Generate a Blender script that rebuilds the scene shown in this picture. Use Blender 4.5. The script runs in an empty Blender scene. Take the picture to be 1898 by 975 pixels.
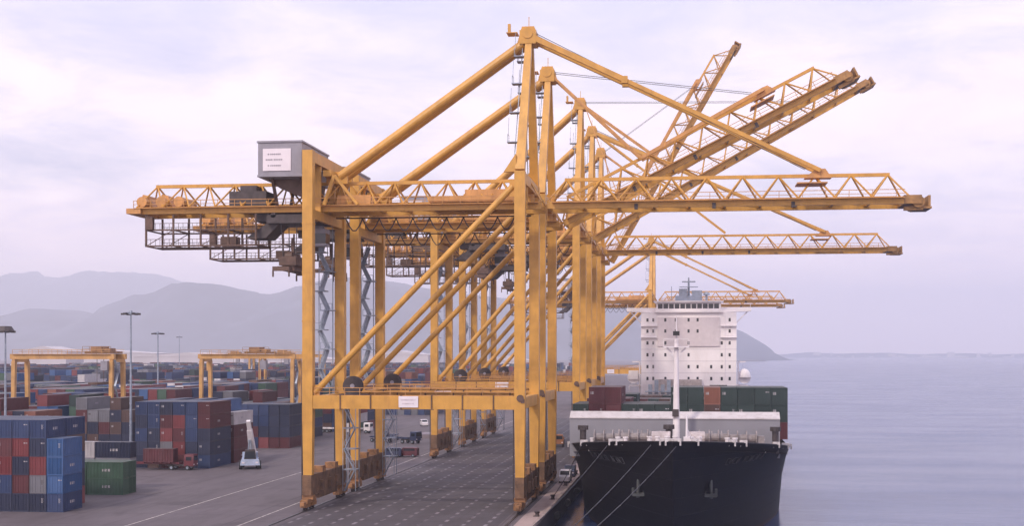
import bpy, math, random
from mathutils import Vector, Matrix
random.seed(7)
C = bpy.context.scene.collection
scene = bpy.context.scene
R = math.radians
# ------------------------------------------------------------------ camera
CAM_H = 22.2
FPX = 2500.0                     # focal length in pixels of the 1898 px wide photograph
YAW = math.atan(323 / FPX)
cd = bpy.data.cameras.new('camera'); cam = bpy.data.objects.new('camera', cd); C.objects.link(cam)
cam.location = (0, 0, CAM_H); cam.rotation_euler = (R(90), 0, YAW)
cd.sensor_width = 36; cd.lens = FPX / 1898 * 36; cd.shift_y = 170.5 / 1898
cd.clip_start = 1; cd.clip_end = 60000
scene.camera = cam
scene.cycles.volume_bounces = 2
scene.view_settings.view_transform = 'Standard'; scene.view_settings.look = 'None'
scene.view_settings.gamma = 1; scene.view_settings.exposure = 0.17
# ------------------------------------------------------------------ world
SUN_EL, SUN_AZ = 42, 207         # azimuth clockwise from +Y: behind and to the left of the camera
w = bpy.data.worlds.new('World'); scene.world = w; w.use_nodes = True
N, L = w.node_tree.nodes, w.node_tree.links
N.clear()
def wn(t, **k):
    n = N.new(t)
    for a, b in k.items(): setattr(n, a, b)
    return n
out = wn('ShaderNodeOutputWorld'); bg = wn('ShaderNodeBackground'); bg.inputs[1].default_value = 0.1
sky = wn('ShaderNodeTexSky', sky_type='NISHITA', sun_disc=False, sun_elevation=R(SUN_EL), sun_rotation=R(SUN_AZ))
sky.dust_density = 2.0
tc = wn('ShaderNodeTexCoord'); sep = wn('ShaderNodeSeparateXYZ'); L.new(tc.outputs['Generated'], sep.inputs[0])
def math_n(op, a, b=None, c=None):
    m = wn('ShaderNodeMath', operation=op)
    for i, v in enumerate((a, b, c)):
        if v is None: continue
        if isinstance(v, (int, float)): m.inputs[i].default_value = v
        else: L.new(v, m.inputs[i])
    return m.outputs[0]
zz = math_n('ADD', math_n('MAXIMUM', sep.outputs[2], 0.0), 0.16)
cmb = wn('ShaderNodeCombineXYZ')
L.new(math_n('DIVIDE', sep.outputs[0], zz), cmb.inputs[0]); L.new(math_n('DIVIDE', sep.outputs[1], zz), cmb.inputs[1])
def noise(scale, detail, rough, off=0, dist=0.0):
    mp = wn('ShaderNodeMapping'); mp.inputs['Location'].default_value = (off, off * .7, 0); L.new(cmb.outputs[0], mp.inputs[0])
    n = wn('ShaderNodeTexNoise'); n.inputs['Scale'].default_value = scale; n.inputs['Detail'].default_value = detail
    n.inputs['Roughness'].default_value = rough; n.inputs['Distortion'].default_value = dist
    L.new(mp.outputs[0], n.inputs['Vector']); return n.outputs[0]
def ramp(src, stops):
    r = wn('ShaderNodeValToRGB'); L.new(src, r.inputs[0]); e = r.color_ramp.elements
    while len(e) < len(stops): e.new(0.5)
    for i, (p, c) in enumerate(stops): e[i].position = p; e[i].color = (*c, 1)
    return r.outputs[0]
def mix(f, a, b):
    m = wn('ShaderNodeMix', data_type='RGBA')
    if isinstance(f, float): m.inputs[0].default_value = f
    else: L.new(f, m.inputs[0])
    for i, v in ((6, a), (7, b)):
        if isinstance(v, tuple): m.inputs[i].default_value = (*v, 1)
        else: L.new(v, m.inputs[i])
    return m.outputs[2]
n1 = noise(0.9, 6, 0.55, 3.1, .6); n2 = noise(3.2, 7, 0.6, 8.4, .5)
cloudf = ramp(math_n('ADD', math_n('MULTIPLY', n1, .7), math_n('MULTIPLY', n2, .3)), [(0.31, (0, 0, 0)), (0.55, (1, 1, 1))])
cloudc = mix(ramp(n2, [(0.38, (0, 0, 0)), (0.66, (1, 1, 1))]), (12.0, 10.6, 11.4), (13.6, 11.9, 12.2))
veil = mix(0.55, sky.outputs[0], (7.4, 7.4, 10.8))
col = mix(cloudf, veil, cloudc)
high = ramp(sep.outputs[2], [(0.16, (0, 0, 0)), (0.30, (1, 1, 1))])
hp = ramp(n1, [(0.40, (1, 1, 1)), (0.62, (.15, .15, .15))])
col = mix(math_n('MULTIPLY', math_n('MULTIPLY', high, hp), .85), col, (7.6, 7.7, 11.0))
# cloud thickens and warms towards the horizon
elev = ramp(math_n('MULTIPLY', math_n('MAXIMUM', sep.outputs[2], 0.0), 4.0), [(0.0, (1, 1, 1)), (0.5, (.0, .0, .0))])
col = mix(math_n('MULTIPLY', elev, .8), col, (22.5, 16.6, 16.4))
L.new(col, bg.inputs[0]); L.new(bg.outputs[0], out.inputs[0])
# ------------------------------------------------------------------ sun
sd = bpy.data.lights.new('sun', 'SUN'); sd.energy = 2.3; sd.angle = R(5); sd.color = (1, .87, .73)
so = bpy.data.objects.new('sun', sd); C.objects.link(so)
az = R(SUN_AZ); el = R(SUN_EL)
sv = Vector((math.sin(az) * math.cos(el), math.cos(az) * math.cos(el), math.sin(el)))
so.rotation_euler = sv.to_track_quat('Z', 'Y').to_euler()
# ------------------------------------------------------------------ materials
MATS = {}
def mat(name, col, rough=.6, metal=0.0, var=.25, scale=1.0, bump=0.0, streak=0.0, dirt=(.12, .07, .04), dirtamt=0.0, spec=.5, coord='Object'):
    if name in MATS: return MATS[name]
    m = bpy.data.materials.new(name); m.use_nodes = True; MATS[name] = m
    nt = m.node_tree; n = nt.nodes; l = nt.links; b = n['Principled BSDF']
    b.inputs['Roughness'].default_value = rough; b.inputs['Metallic'].default_value = metal
    b.inputs['Specular IOR Level'].default_value = spec
    t = n.new('ShaderNodeTexCoord'); mp = n.new('ShaderNodeMapping'); l.new(t.outputs[coord], mp.inputs[0])
    no = n.new('ShaderNodeTexNoise'); no.inputs['Scale'].default_value = scale; no.inputs['Detail'].default_value = 6
    l.new(mp.outputs[0], no.inputs['Vector'])
    mr = n.new('ShaderNodeMapRange'); mr.inputs[1].default_value = .3; mr.inputs[2].default_value = .7
    mr.inputs[3].default_value = 1 - var; mr.inputs[4].default_value = 1 + var; l.new(no.outputs[0], mr.inputs[0])
    mx = n.new('ShaderNodeVectorMath'); mx.operation = 'SCALE'; mx.inputs[0].default_value = col; l.new(mr.outputs[0], mx.inputs['Scale'])
    last = mx.outputs[0]
    if dirtamt:
        mp2 = n.new('ShaderNodeMapping'); mp2.inputs['Scale'].default_value = (1, 1, .18 if streak else 1); l.new(t.outputs[coord], mp2.inputs[0])
        n3 = n.new('ShaderNodeTexNoise'); n3.inputs['Scale'].default_value = scale * 2.3; n3.inputs['Detail'].default_value = 8; n3.inputs['Roughness'].default_value = .65
        l.new(mp2.outputs[0], n3.inputs['Vector'])
        rp = n.new('ShaderNodeMapRange'); rp.inputs[1].default_value = .5; rp.inputs[2].default_value = .72; rp.inputs[4].default_value = dirtamt; l.new(n3.outputs[0], rp.inputs[0])
        mm = n.new('ShaderNodeMix'); mm.data_type = 'RGBA'; l.new(rp.outputs[0], mm.inputs[0]); l.new(last, mm.inputs[6]); mm.inputs[7].default_value = (*dirt, 1)
        last = mm.outputs[2]
    l.new(last, b.inputs['Base Color'])
    if bump:
        bp = n.new('ShaderNodeBump'); bp.inputs['Strength'].default_value = bump; bp.inputs['Distance'].default_value = .05
        l.new(no.outputs[0], bp.inputs['Height']); l.new(bp.outputs[0], b.inputs['Normal'])
    return m
YEL = mat('crane_yellow_paint', (.56, .29, .052), .42, var=.14, scale=.5, dirtamt=.36, streak=1, dirt=(.25, .11, .045))
YEL2 = mat('weathered_yellow_paint', (.52, .26, .08), .5, var=.2, scale=.6, dirtamt=.6, streak=1, dirt=(.2, .1, .06))
BOG = mat('greasy_yellow_steel', (.27, .13, .05), .6, var=.35, scale=.8, dirtamt=.92, dirt=(.055, .032, .026))
SILL = mat('grimy_shaded_sill_steel', (.15, .08, .042), .65, var=.35, scale=.7, dirtamt=.8, dirt=(.04, .025, .02))  # dark brown holds grime plus the shade of the sill's side face
STEEL = mat('dark_structural_steel', (.06, .048, .05), .55, metal=.2, var=.3, scale=1.2)
BROWN = mat('rust_and_shade_brown_steel', (.11, .062, .045), .6, var=.3, scale=1.0, dirtamt=.5, dirt=(.05, .035, .03))
GALV = mat('galvanised_steel', (.27, .31, .38), .5, metal=.3, var=.2, scale=1.5)
BLACK = mat('black_rubber', (.02, .02, .022), .7, var=.3, scale=3)
GREYH = mat('grey_cladding', (.26, .25, .29), .5, var=.12, scale=.5, dirtamt=.25, streak=1, dirt=(.13, .11, .11))
SHIPW = mat('ship_superstructure_white', (.86, .82, .83), .4, var=.05, scale=.3, dirtamt=.14, streak=1, dirt=(.5, .4, .33))
WHITE = mat('white_paint', (.74, .70, .72), .45, var=.08, scale=.5, dirtamt=.25, streak=1, dirt=(.42, .32, .27))
PANEL = mat('white_sign_panel', (.72, .67, .71), .5, var=.05, scale=.5)
GLASS = mat('dark_window_glass', (.02, .025, .035), .12, var=.2, scale=1)
CABLE = mat('steel_cable', (.09, .08, .08), .5, metal=.4, var=.2, scale=2)
ROPE = mat('mooring_rope', (.045, .045, .055), .8, var=.3, scale=4)
LGREY = mat('grey_marking', (.33, .31, .36), .6, var=.1)
# ------------------------------------------------------------------ mesh builder
class MB:
    def __init__(s): s.v = []; s.f = []
    def add(s, vs, fs):
        o = len(s.v); s.v += [tuple(p) for p in vs]; s.f += [tuple(i + o for i in f) for f in fs]
    def box(s, c, d, rz=0):
        x, y, z = d[0] / 2, d[1] / 2, d[2] / 2; cs, sn = math.cos(rz), math.sin(rz)
        vs = []
        for k in (-1, 1):
            for i, j in ((-1, -1), (1, -1), (1, 1), (-1, 1)):
                px, py = i * x, j * y
                vs.append((c[0] + px * cs - py * sn, c[1] + px * sn + py * cs, c[2] + k * z))
        s.add(vs, [(3, 2, 1, 0), (4, 5, 6, 7), (0, 1, 5, 4), (1, 2, 6, 5), (2, 3, 7, 6), (3, 0, 4, 7)]); return s
    def bx(s, x0, x1, y0, y1, z0, z1): return s.box(((x0 + x1) / 2, (y0 + y1) / 2, (z0 + z1) / 2), (x1 - x0, y1 - y0, z1 - z0))
    def bar(s, p, q, a, b=None, a2=None, b2=None):
        b = b or a; a2 = a2 or a; b2 = b2 or b
        p, q = Vector(p), Vector(q); d = (q - p).normalized()
        up = Vector((0, 1, 0)) if abs(d.z) > .9 else Vector((0, 0, 1))
        sx = d.cross(up).normalized(); sy = sx.cross(d).normalized(); vs = []
        for o, ww, hh in ((p, a, b), (q, a2, b2)):
            for i, j in ((-1, -1), (1, -1), (1, 1), (-1, 1)): vs.append(o + sx * i * ww / 2 + sy * j * hh / 2)
        s.add(vs, [(3, 2, 1, 0), (4, 5, 6, 7), (0, 1, 5, 4), (1, 2, 6, 5), (2, 3, 7, 6), (3, 0, 4, 7)]); return s
    def tube(s, p, q, r, r2=None, n=10):
        r2 = r if r2 is None else r2
        p, q = Vector(p), Vector(q); d = (q - p).normalized()
        up = Vector((0, 1, 0)) if abs(d.z) > .9 else Vector((0, 0, 1))
        sx = d.cross(up).normalized(); sy = sx.cross(d).normalized(); vs = []
        for o, rr in ((p, r), (q, r2)):
            for k in range(n):
                a = 2 * math.pi * k / n; vs.append(o + sx * rr * math.cos(a) + sy * rr * math.sin(a))
        s.add(vs, [tuple(range(n - 1, -1, -1)), tuple(range(n, 2 * n))] + [(k, (k + 1) % n, n + (k + 1) % n, n + k) for k in range(n)]); return s
    def prism(s, pts, y0, y1):      # outline in xz, extruded in y
        n = len(pts); vs = [(x, y0, z) for x, z in pts] + [(x, y1, z) for x, z in pts]
        s.add(vs, [tuple(range(n)), tuple(range(2 * n - 1, n - 1, -1))] + [(k, n + k, n + (k + 1) % n, (k + 1) % n) for k in range(n)]); return s
    def dome(s, c, r, sz=1.0, n=14, m=6):
        vs = []; fs = []
        for j in range(m + 1):
            a = math.pi / 2 * j / m
            for k in range(n):
                b = 2 * math.pi * k / n; vs.append((c[0] + r * math.cos(a) * math.cos(b), c[1] + r * math.cos(a) * math.sin(b), c[2] + r * sz * math.sin(a)))
        for j in range(m):
            for k in range(n): fs.append((j * n + k, j * n + (k + 1) % n, (j + 1) * n + (k + 1) % n, (j + 1) * n + k))
        s.add(vs, fs); return s
    def xf(s, T): s.v = [tuple(T(Vector(p))) for p in s.v]; return s
    def mesh(s, name, m):
        me = bpy.data.meshes.new(name); me.from_pydata(s.v, [], s.f); me.materials.append(m); me.update(); return me
    def build(s, name, m, parent=None, smooth=False):
        me = s.mesh(name, m)
        if smooth:
            for p in me.polygons: p.use_smooth = True
        o = bpy.data.objects.new(name, me); C.objects.link(o)
        if parent: o.parent = parent
        return o
def tag(o, label=None, cat=None, group=None, kind=None):
    if label: o['label'] = label
    if cat: o['category'] = cat
    if group: o['group'] = group
    if kind: o['kind'] = kind
    return o
def thing(name, loc, label, cat, group=None, rz=0):
    o = bpy.data.objects.new(name, None); C.objects.link(o); o.location = loc; o.rotation_euler.z = rz
    o.empty_display_size = 1
    return tag(o, label, cat, group)

# ------------------------------------------------------------------ SETTING
WATERZ = -3.0
QX, QX2, QY2 = -19.2, -8.0, 478.0
# ground: landside slab whose seaward faces are the quay wall
def ground():
    pts = [(-16000, -300), (QX, -300), (QX, QY2), (QX2, QY2), (QX2, 1500), (-120, 1500), (-120, 5000), (300, 5200), (300, 6400), (-16000, 9000)]
    n = len(pts)
    b = MB(); b.add([(x, y, 0) for x, y in pts] + [(x, y, -12) for x, y in pts],
                    [tuple(range(n))] + [(k, n + k, n + (k + 1) % n, (k + 1) % n) for k in range(n)])
    return b
def concrete(name, base, joint, jx, jy, dark, dots=False, patch=.25):
    m = bpy.data.materials.new(name); m.use_nodes = True; n = m.node_tree.nodes; l = m.node_tree.links; b = n['Principled BSDF']
    b.inputs['Roughness'].default_value = .75; b.inputs['Specular IOR Level'].default_value = .3
    t = n.new('ShaderNodeTexCoord')
    def nz(sc, det, sx=1, sy=1):
        mp = n.new('ShaderNodeMapping'); mp.inputs['Scale'].default_value = (sx, sy, 1); l.new(t.outputs['Object'], mp.inputs[0])
        o = n.new('ShaderNodeTexNoise'); o.inputs['Scale'].default_value = sc; o.inputs['Detail'].default_value = det; o.inputs['Roughness'].default_value = .6
        l.new(mp.outputs[0], o.inputs['Vector']); return o.outputs[0]
    def mrg(s, a, bb, c, d):
        o = n.new('ShaderNodeMapRange'); o.inputs[1].default_value = a; o.inputs[2].default_value = bb; o.inputs[3].default_value = c; o.inputs[4].default_value = d
        l.new(s, o.inputs[0]); return o.outputs[0]
    def mth(op, a, c=None):
        o = n.new('ShaderNodeMath'); o.operation = op
        for i, v in enumerate((a, c)):
            if v is None: continue
            if isinstance(v, (int, float)): o.inputs[i].default_value = v
            else: l.new(v, o.inputs[i])
        return o.outputs[0]
    def mxc(f, a, c):
        o = n.new('ShaderNodeMix'); o.data_type = 'RGBA'; l.new(f, o.inputs[0])
        for i, v in ((6, a), (7, c)):
            if isinstance(v, tuple): o.inputs[i].default_value = (*v, 1)
            else: l.new(v, o.inputs[i])
        return o.outputs[2]
    c = mxc(mrg(nz(.05, 8), .35, .68, 0, 1), base, tuple(x * (1 - patch) for x in base))
    c = mxc(mrg(nz(.35, 8, 1, .25), .48, .7, 0, .8), c, dark)         # stains and tyre streaks along the quay
    c = mxc(mrg(nz(1.1, 4, 1, .03), .56, .66, 0, .45), c, dark); c = mxc(mrg(nz(.09, 9), .6, .66, 0, .6), c, tuple(x * .8 for x in dark))
    sp = n.new('ShaderNodeSeparateXYZ'); l.new(t.outputs['Object'], sp.inputs[0])
    for ax, per, wd in ((0, jx, .02), (1, jy, .02)):
        fr = mth('FRACT', mth('DIVIDE', sp.outputs[ax], per))
        c = mxc(mth('MULTIPLY', mth('LESS_THAN', fr, wd), .7), c, joint)
    if dots:
        fx = mth('FRACT', mth('DIVIDE', sp.outputs[0], 2.9)); fy = mth('FRACT', mth('DIVIDE', sp.outputs[1], 4.2))
        a = mth('MULTIPLY', mth('LESS_THAN', fx, .16), mth('LESS_THAN', fy, .5))
        wear = mrg(nz(.4, 6), .38, .6, 0, .9)
        c = mxc(mth('MULTIPLY', a, wear), c, (.27, .24, .27))
    l.new(c, b.inputs['Base Color'])
    return m
GND = concrete('yard_concrete', (.135, .114, .125), (.06, .05, .055), 12, 12, (.08, .066, .073))
tag(ground().build('ground', GND), kind='structure')
LANE = concrete('crane_lane_paving', (.085, .076, .086), (.03, .026, .03), 5.8, 8.4, (.055, .048, .055), dots=True)
b = MB(); b.add([(-52.6, 60, .004), (-24.2, 60, .004), (-24.2, 470, .004), (-52.6, 470, .004)], [(0, 1, 2, 3)])
tag(b.build('crane_lane', LANE), kind='structure')
APR = concrete('apron_concrete', (.44, .34, .32), (.2, .15, .14), 5, 7, (.25, .19, .18), patch=.25)
b = MB(); b.add([(-22.2, 60, .004), (QX, 60, .004), (QX, 470, .004), (-22.2, 470, .004)], [(0, 1, 2, 3)])
tag(b.build('quay_apron', APR), kind='structure')
RAIL = mat('rail_steel', (.06, .05, .05), .4, metal=.6)
for x in (-53.6, -23.1):
    b = MB(); b.bx(x - .08, x + .08, 60, 470, .0, .09); b.bx(x - .3, x - .24, 60, 470, 0, .02); b.bx(x + .24, x + .3, 60, 470, 0, .02)
    tag(b.build('crane_rail', RAIL), kind='structure')
LINE = mat('worn_line_paint', (.42, .38, .36), .7, var=.5, scale=.8)
for x in (-57.6, -72.0):
    b = MB(); b.add([(x - .12, 60, .008), (x + .12, 60, .008), (x + .12, 465, .008), (x - .12, 465, .008)], [(0, 1, 2, 3)])
    tag(b.build('lane_line', LINE), kind='structure')
b = MB(); b.bx(QX - .5, QX, 60, QY2 - 2, .004, .3); tag(b.build('quay_kerb', mat('kerb_concrete', (.36, .28, .26), .8, var=.3, scale=.5, dirtamt=.5)), kind='structure')
# water
wm = bpy.data.materials.new('sea_water'); wm.use_nodes = True; n = wm.node_tree.nodes; l = wm.node_tree.links; pb = n['Principled BSDF']
pb.inputs['Base Color'].default_value = (.03, .055, .15, 1); pb.inputs['Roughness'].default_value = .16; pb.inputs['IOR'].default_value = 1.33
t = n.new('ShaderNodeTexCoord'); mp = n.new('ShaderNodeMapping'); mp.inputs['Scale'].default_value = (.05, .12, 1); l.new(t.outputs['Object'], mp.inputs[0])
no = n.new('ShaderNodeTexNoise'); no.inputs['Scale'].default_value = 1; no.inputs['Detail'].default_value = 9; no.inputs['Roughness'].default_value = .6; l.new(mp.outputs[0], no.inputs['Vector'])
nf = n.new('ShaderNodeTexNoise'); nf.inputs['Scale'].default_value = 7; nf.inputs['Detail'].default_value = 6; l.new(mp.outputs[0], nf.inputs['Vector'])
ad = n.new('ShaderNodeMath'); ad.operation = 'MULTIPLY_ADD'; l.new(nf.outputs[0], ad.inputs[0]); ad.inputs[1].default_value = .5; l.new(no.outputs[0], ad.inputs[2])
wp = n.new('ShaderNodeTexNoise'); wp.inputs['Scale'].default_value = .35; wp.inputs['Detail'].default_value = 5; l.new(mp.outputs[0], wp.inputs['Vector'])
wr = n.new('ShaderNodeMapRange'); wr.inputs[1].default_value = .35; wr.inputs[2].default_value = .65; wr.inputs[3].default_value = .15; wr.inputs[4].default_value = .22; pb.inputs['Specular IOR Level'].default_value = .3; l.new(wp.outputs[0], wr.inputs[0]); l.new(wr.outputs[0], pb.inputs['Roughness'])
bp = n.new('ShaderNodeBump'); bp.inputs['Strength'].default_value = .2; bp.inputs['Distance'].default_value = .5; l.new(ad.outputs[0], bp.inputs['Height']); l.new(bp.outputs[0], pb.inputs['Normal'])
b = MB(); b.add([(-13000, -300, WATERZ), (13000, -300, WATERZ), (13000, 19000, WATERZ), (-13000, 19000, WATERZ)], [(0, 1, 2, 3)])
tag(b.build('water', wm), kind='structure')
# mountains ---------------------------------------------------------------
HILL = mat('haze_tinted_scrub', (.07, .08, .11), .9, var=.35, scale=.004, coord='Object')  # scrub colour shifted to blue, with distance haze put into it
def ridge(name, prof, Y, depth, seed, amp, rough_z=1.0):
    """prof: list of (x, z) crest points at distance Y."""
    rnd = random.Random(seed)
    from mathutils import noise as mn
    xs = []; x = prof[0][0]
    while x <= prof[-1][0]: xs.append(x); x += 28
    def crest(x):
        for (a, za), (c_, zc) in zip(prof, prof[1:]):
            if a <= x <= c_: return za + (zc - za) * (x - a) / (c_ - a)
        return 0
    ny = 26; b = MB(); vs = []
    for j in range(ny):
        v = j / (ny - 1) * 2 - 1
        for x in xs:
            h = crest(x)
            h += amp * min(1, h / 60) * (mn.fractal(Vector((x * .0035, seed, 0)), 1.0, 2.0, 5))
            e = max(0, 1 - abs(v) ** 1.25)
            gully = 1 + .28 * mn.fractal(Vector((x * .0028, v * 2.1, seed + 3)), 1.0, 2.0, 5) * min(1, abs(v) * 4)
            vs.append((x, Y + v * depth + 60 * mn.noise(Vector((x * .002, v * 2, seed))), max(-6, h * e * gully - 5 * (abs(v) > .98))))
    n_ = len(xs); fs = [(j * n_ + i, j * n_ + i + 1, (j + 1) * n_ + i + 1, (j + 1) * n_ + i) for j in range(ny - 1) for i in range(n_ - 1)]
    b.add(vs, fs); return tag(b.build(name, HILL, smooth=True), kind='structure')
def at(u, v, Y):                # where a sight line meets the plane of that distance along the quay (surveying aid for the far hills)
    k = u - 1272; c_, s_ = math.cos(YAW), math.sin(YAW)
    x = k * Y * c_ / (FPX / c_ + k * s_); d = -x * s_ + Y * c_
    return x, CAM_H + (658 - v) * d / FPX
near = [(-260, 600), (-120, 590), (0, 598), (60, 583), (105, 575), (150, 583), (200, 580), (250, 563), (300, 543), (350, 528), (375, 524), (420, 532), (480, 542), (560, 528), (640, 512), (720, 518), (800, 534), (900, 548), (1000, 556), (1100, 562), (1200, 572), (1290, 585), (1345, 603), (1368, 614), (1400, 632), (1416, 642), (1430, 660), (1442, 680)]
far = [(-300, 540), (-120, 520), (0, 512), (60, 509), (120, 512), (150, 500), (220, 505), (290, 505), (330, 518), (420, 545), (560, 580), (700, 600)]
ridge('near_hills', [at(u, v, 7600) for u, v in near], 7600, 1500, 2, 14)
ridge('far_hills', [at(u, v, 13500) for u, v in far], 13500, 2200, 5, 30)
coast = [(1380, 660), (1450, 657), (1500, 653), (1560, 656), (1640, 654), (1700, 657), (1790, 655), (1850, 657), (1900, 656), (2050, 652), (2300, 655)]
ridge('distant_coast', [at(u, v, 12500) for u, v in coast], 12500, 500, 9, 8)

# ------------------------------------------------------------------ SHIP-TO-SHORE CRANES
SMALL = dict(zb=43.2, za=70.0, out=56.2, back=-58.7, th=4.6, gw=3.2, att=42.0, inner=None, lt=8.3)
BIG = dict(zb=46.6, za=78.0, out=73.0, back=-52.0, th=4.5, gw=3.2, att=56.0, inner=32.5, lt=7.5)
G_CR = 'ship-to-shore cranes along the quay'
def truss(mb, x0, x1, z0, h, gw, n, endcut=0.0, chord=1.05):
    for s in (-1, 1):
        mb.bar((x0, s * gw, z0 + .6), (x1, s * gw, z0 + .6), .5, chord)
    tx0, tx1 = x0 + (endcut if endcut < 0 else 0), x1
    st = (x1 - x0) / n; top0 = x0 + st * .45; top1 = x1 - st * .45
    mb.bar((top0, 0, z0 + h), (top1, 0, z0 + h), .42, .5)
    for k in range(n):
        a = x0 + k * st; m_ = a + st / 2
        for s in (-1, 1):
            mb.bar((a, s * gw, z0 + 1.1), (m_, 0, z0 + h), .2); mb.bar((m_, 0, z0 + h), (a + st, s * gw, z0 + 1.1), .2)
        mb.bar((a, -gw, z0 + .6), (a, gw, z0 + .6), .3, .35)
        mb.bar((a, -gw, z0 + .5), (a + st, gw, z0 + .5), .14)
def handrail(mb, x0, x1, y, z, step=2.6):
    mb.bar((x0, y, z + 1.1), (x1, y, z + 1.1), .09); mb.bar((x0, y, z + .55), (x1, y, z + .55), .07)
    mb.bar((x0, y + (.4 if y < 0 else -.4), z), (x1, y + (.4 if y < 0 else -.4), z), .8, .08)
    k = x0
    while k <= x1: mb.bar((k, y, z), (k, y, z + 1.1), .08); k += step
def sts_crane(X, Y, P, ang, label, trx, spz, near=True, stubs=False, group=G_CR, cat='crane'):
    t = thing('quay_crane', (X, Y, 0), label, cat, group)
    zb, za, gw, th = P['zb'], P['za'], P['gw'], P['th']
    F = 9.0; xl = -30.5
    for x, zt in ((xl, zb + P['lt']), (0, zb + 4.8)):
        for y in (-F, F):
            b = MB(); b.bar((x, y, 4.6), (x, y, 14.4), 1.25, 1.15, 1.5, 1.4); b.bar((x, y, 14.4), (x, y, zt), 1.5, 1.4)
            for z in (20, 27, 34, 41): b.box((x, y, z), (1.58, 1.48, .18))
            o = b.build('leg', YEL, t)
            # ladder and service pipe on the lower leg
            lb = MB()
            for q in (-.2, .2): lb.bar((x - .95, y + q, 1.5), (x - .95, y + q, 15), .09)
            for q in range(26): lb.bar((x - .95, y - .2, 1.8 + q * .5), (x - .95, y + .2, 1.8 + q * .5), .05)
            lb.build('ladder', STEEL, o)
            hb = MB()      # access plate
            if x == 0 and y < 0:
                hb.tube((x + .1, y - .70, 16.1), (x + .1, y - .86, 16.1), .52, n=10); hb.box((x + .45, y - .74, 15.7), (.5, .1, .55)); hb.build('access_plate', BROWN, o)
    for y in (-F, F):
        b = MB(); b.bx(xl + .75, -.75, y - .6, y + .6, 14.5, 16.4)
        o = b.build('portal_beam', YEL, t)
        for k in range(6): MB().bx(xl + 4.8 + k * 4.4 - .09, xl + 4.8 + k * 4.4 + .09, y - .74, y + .74, 14.4, 16.5).build('stiffener', SILL, o)
        h = MB(); handrail(h, xl + 1, -1, y - .45, 16.4, 2.2); h.build('handrail', YEL2, o)
        if y < 0 and near:
            s = MB().bx(-17.2, -14.4, y - .8, y - .7, 14.75, 16.35).build('sign_plate', PANEL, o)
            MB().bx(-16.9, -14.7, y - .83, y - .8, 15.7, 15.95).bx(-16.7, -15.0, y - .83, y - .8, 15.2, 15.4).build('faded_lettering', mat('very_faded_lettering', (.56, .5, .54), .6), s)
        b = MB(); b.tube((xl + .9, y, 16.8), (-1.0, y, zb + 2.7), .46, n=12)
        b.box((xl + .9, y, 17), (1.4, .3, 1.8)); b.box((-.9, y, zb + 2.3), (1.2, .3, 2.2)); b.build('diagonal_brace', YEL, t)
    for x in (xl, 0):
        MB().bx(x - .55, x + .55, -F + .7, F - .7, 14.6, 16.2).build('tie_beam', YEL, t)
        b = MB().bx(x - .65, x + .65, -F - .9, F + .9, 2.1, 5.0).bx(x - .5, x + .5, -5.2, 5.2, 1.3, 2.1)
        for k in range(5): b.bx(x - .7, x + .7, -7 + k * 3.5 - .06, -7 + k * 3.5 + .06, 2.08, 5.02)
        for k in (-4.6, 0, 3.9): b.box((x + .85, k, 3.2), (.4, 1.3, 1.5))
        b.build('sill_beam', SILL, t)
        for y in (-3.6, 3.6): MB().bx(x - .8, x + .8, y - .9, y + .9, 5.0, 5.9).build('drive_cabinet', BOG, t)
        for y in (-F, F):
            b = MB()
            b.prism([(-.6, 2.1), (.6, 2.1), (.35, 3.1), (-.35, 3.1)], -.1, .1)
            b = MB(); b.bar((x, y, 2.1), (x, y, 1.5), 1.6, 1.2)
            b.box((x, y, 1.35), (1.0, 4.6, .55))
            for q in (-1.55, 1.55): b.box((x, y + q, .85), (.9, 2.3, .6)); b.box((x - .55, y + q, 1.0), (.3, 1.0, .9))
            b.box((x, y + (2.9 if y > 0 else -2.9), 1.1), (.6, .9, .5))
            o = b.build('bogie', BOG, t)
            for q in (-2.2, -.9, .9, 2.2):
                MB().tube((x - .13, y + q, .45), (x + .13, y + q, .45), .36, n=12).build('wheel', STEEL, o)
    # cross beams
    MB().bx(xl - .6, xl + .6, -F + .72, F - .72, zb + P['lt'] - 1.6, zb + P['lt'] - .02).build('cross_beam', YEL, t)
    b = MB().bx(-.65, .65, -F + .72, F - .72, zb + 3.2, zb + 4.75)
    for s in (-1, 1): b.bx(-.5, .5, s * (gw + .8) - .25, s * (gw + .8) + .25, zb, zb + 3.2)
    b.build('cross_beam', YEL, t)
    b = MB().bx(xl - .5, xl + .5, -F + .72, F - .72, zb - 1.4, zb - .05)
    for s in (-1, 1): b.bx(xl - .45, xl + .45, s * (gw + .8) - .25, s * (gw + .8) + .25, zb - .05, zb + P['lt'] - 1.6)
    b.build('girder_hanger', YEL, t)
    for y in (-F, F):            # leg-top knee plates
        MB().prism([(-.5, zb + 4.7), (-2.3, zb + 4.7), (-.6, zb + 7.2)], y - .35, y + .35).build('gusset', YEL, t)
    # main girder (fixed part)
    b = MB(); truss(b, P['back'], 2.4, zb, th, gw, 15)
    b.build('girder', YEL, t)
    b = MB()
    for s in (-1, 1): handrail(b, P['back'], 2, s * (gw + 1.1), zb + .9)
    b.build('catwalk', YEL2, t)
    # machinery along the girder between the legs
    MB().bx(-14, -1.5, -gw - .5, gw + .5, zb + 1.25, zb + 2.1).bx(-9, -3, -2, 2, zb + 2.1, zb + 3.2).build('rope_sheave_deck', YEL2, t)
    MB().bx(-28, -23, -2.4, 2.4, zb + 1.25, zb + 2.6).build('electrical_cabinet', YEL2, t)
    MB().bx(-44.5, -38.8, -2.6, 2.6, zb + 1.25, zb + 3.4).bx(-43, -40.5, -2, 2, zb + 3.4, zb + 4.3).build('winch_machinery', STEEL, t)
    # end sheaves at the back
    b = MB()
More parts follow.
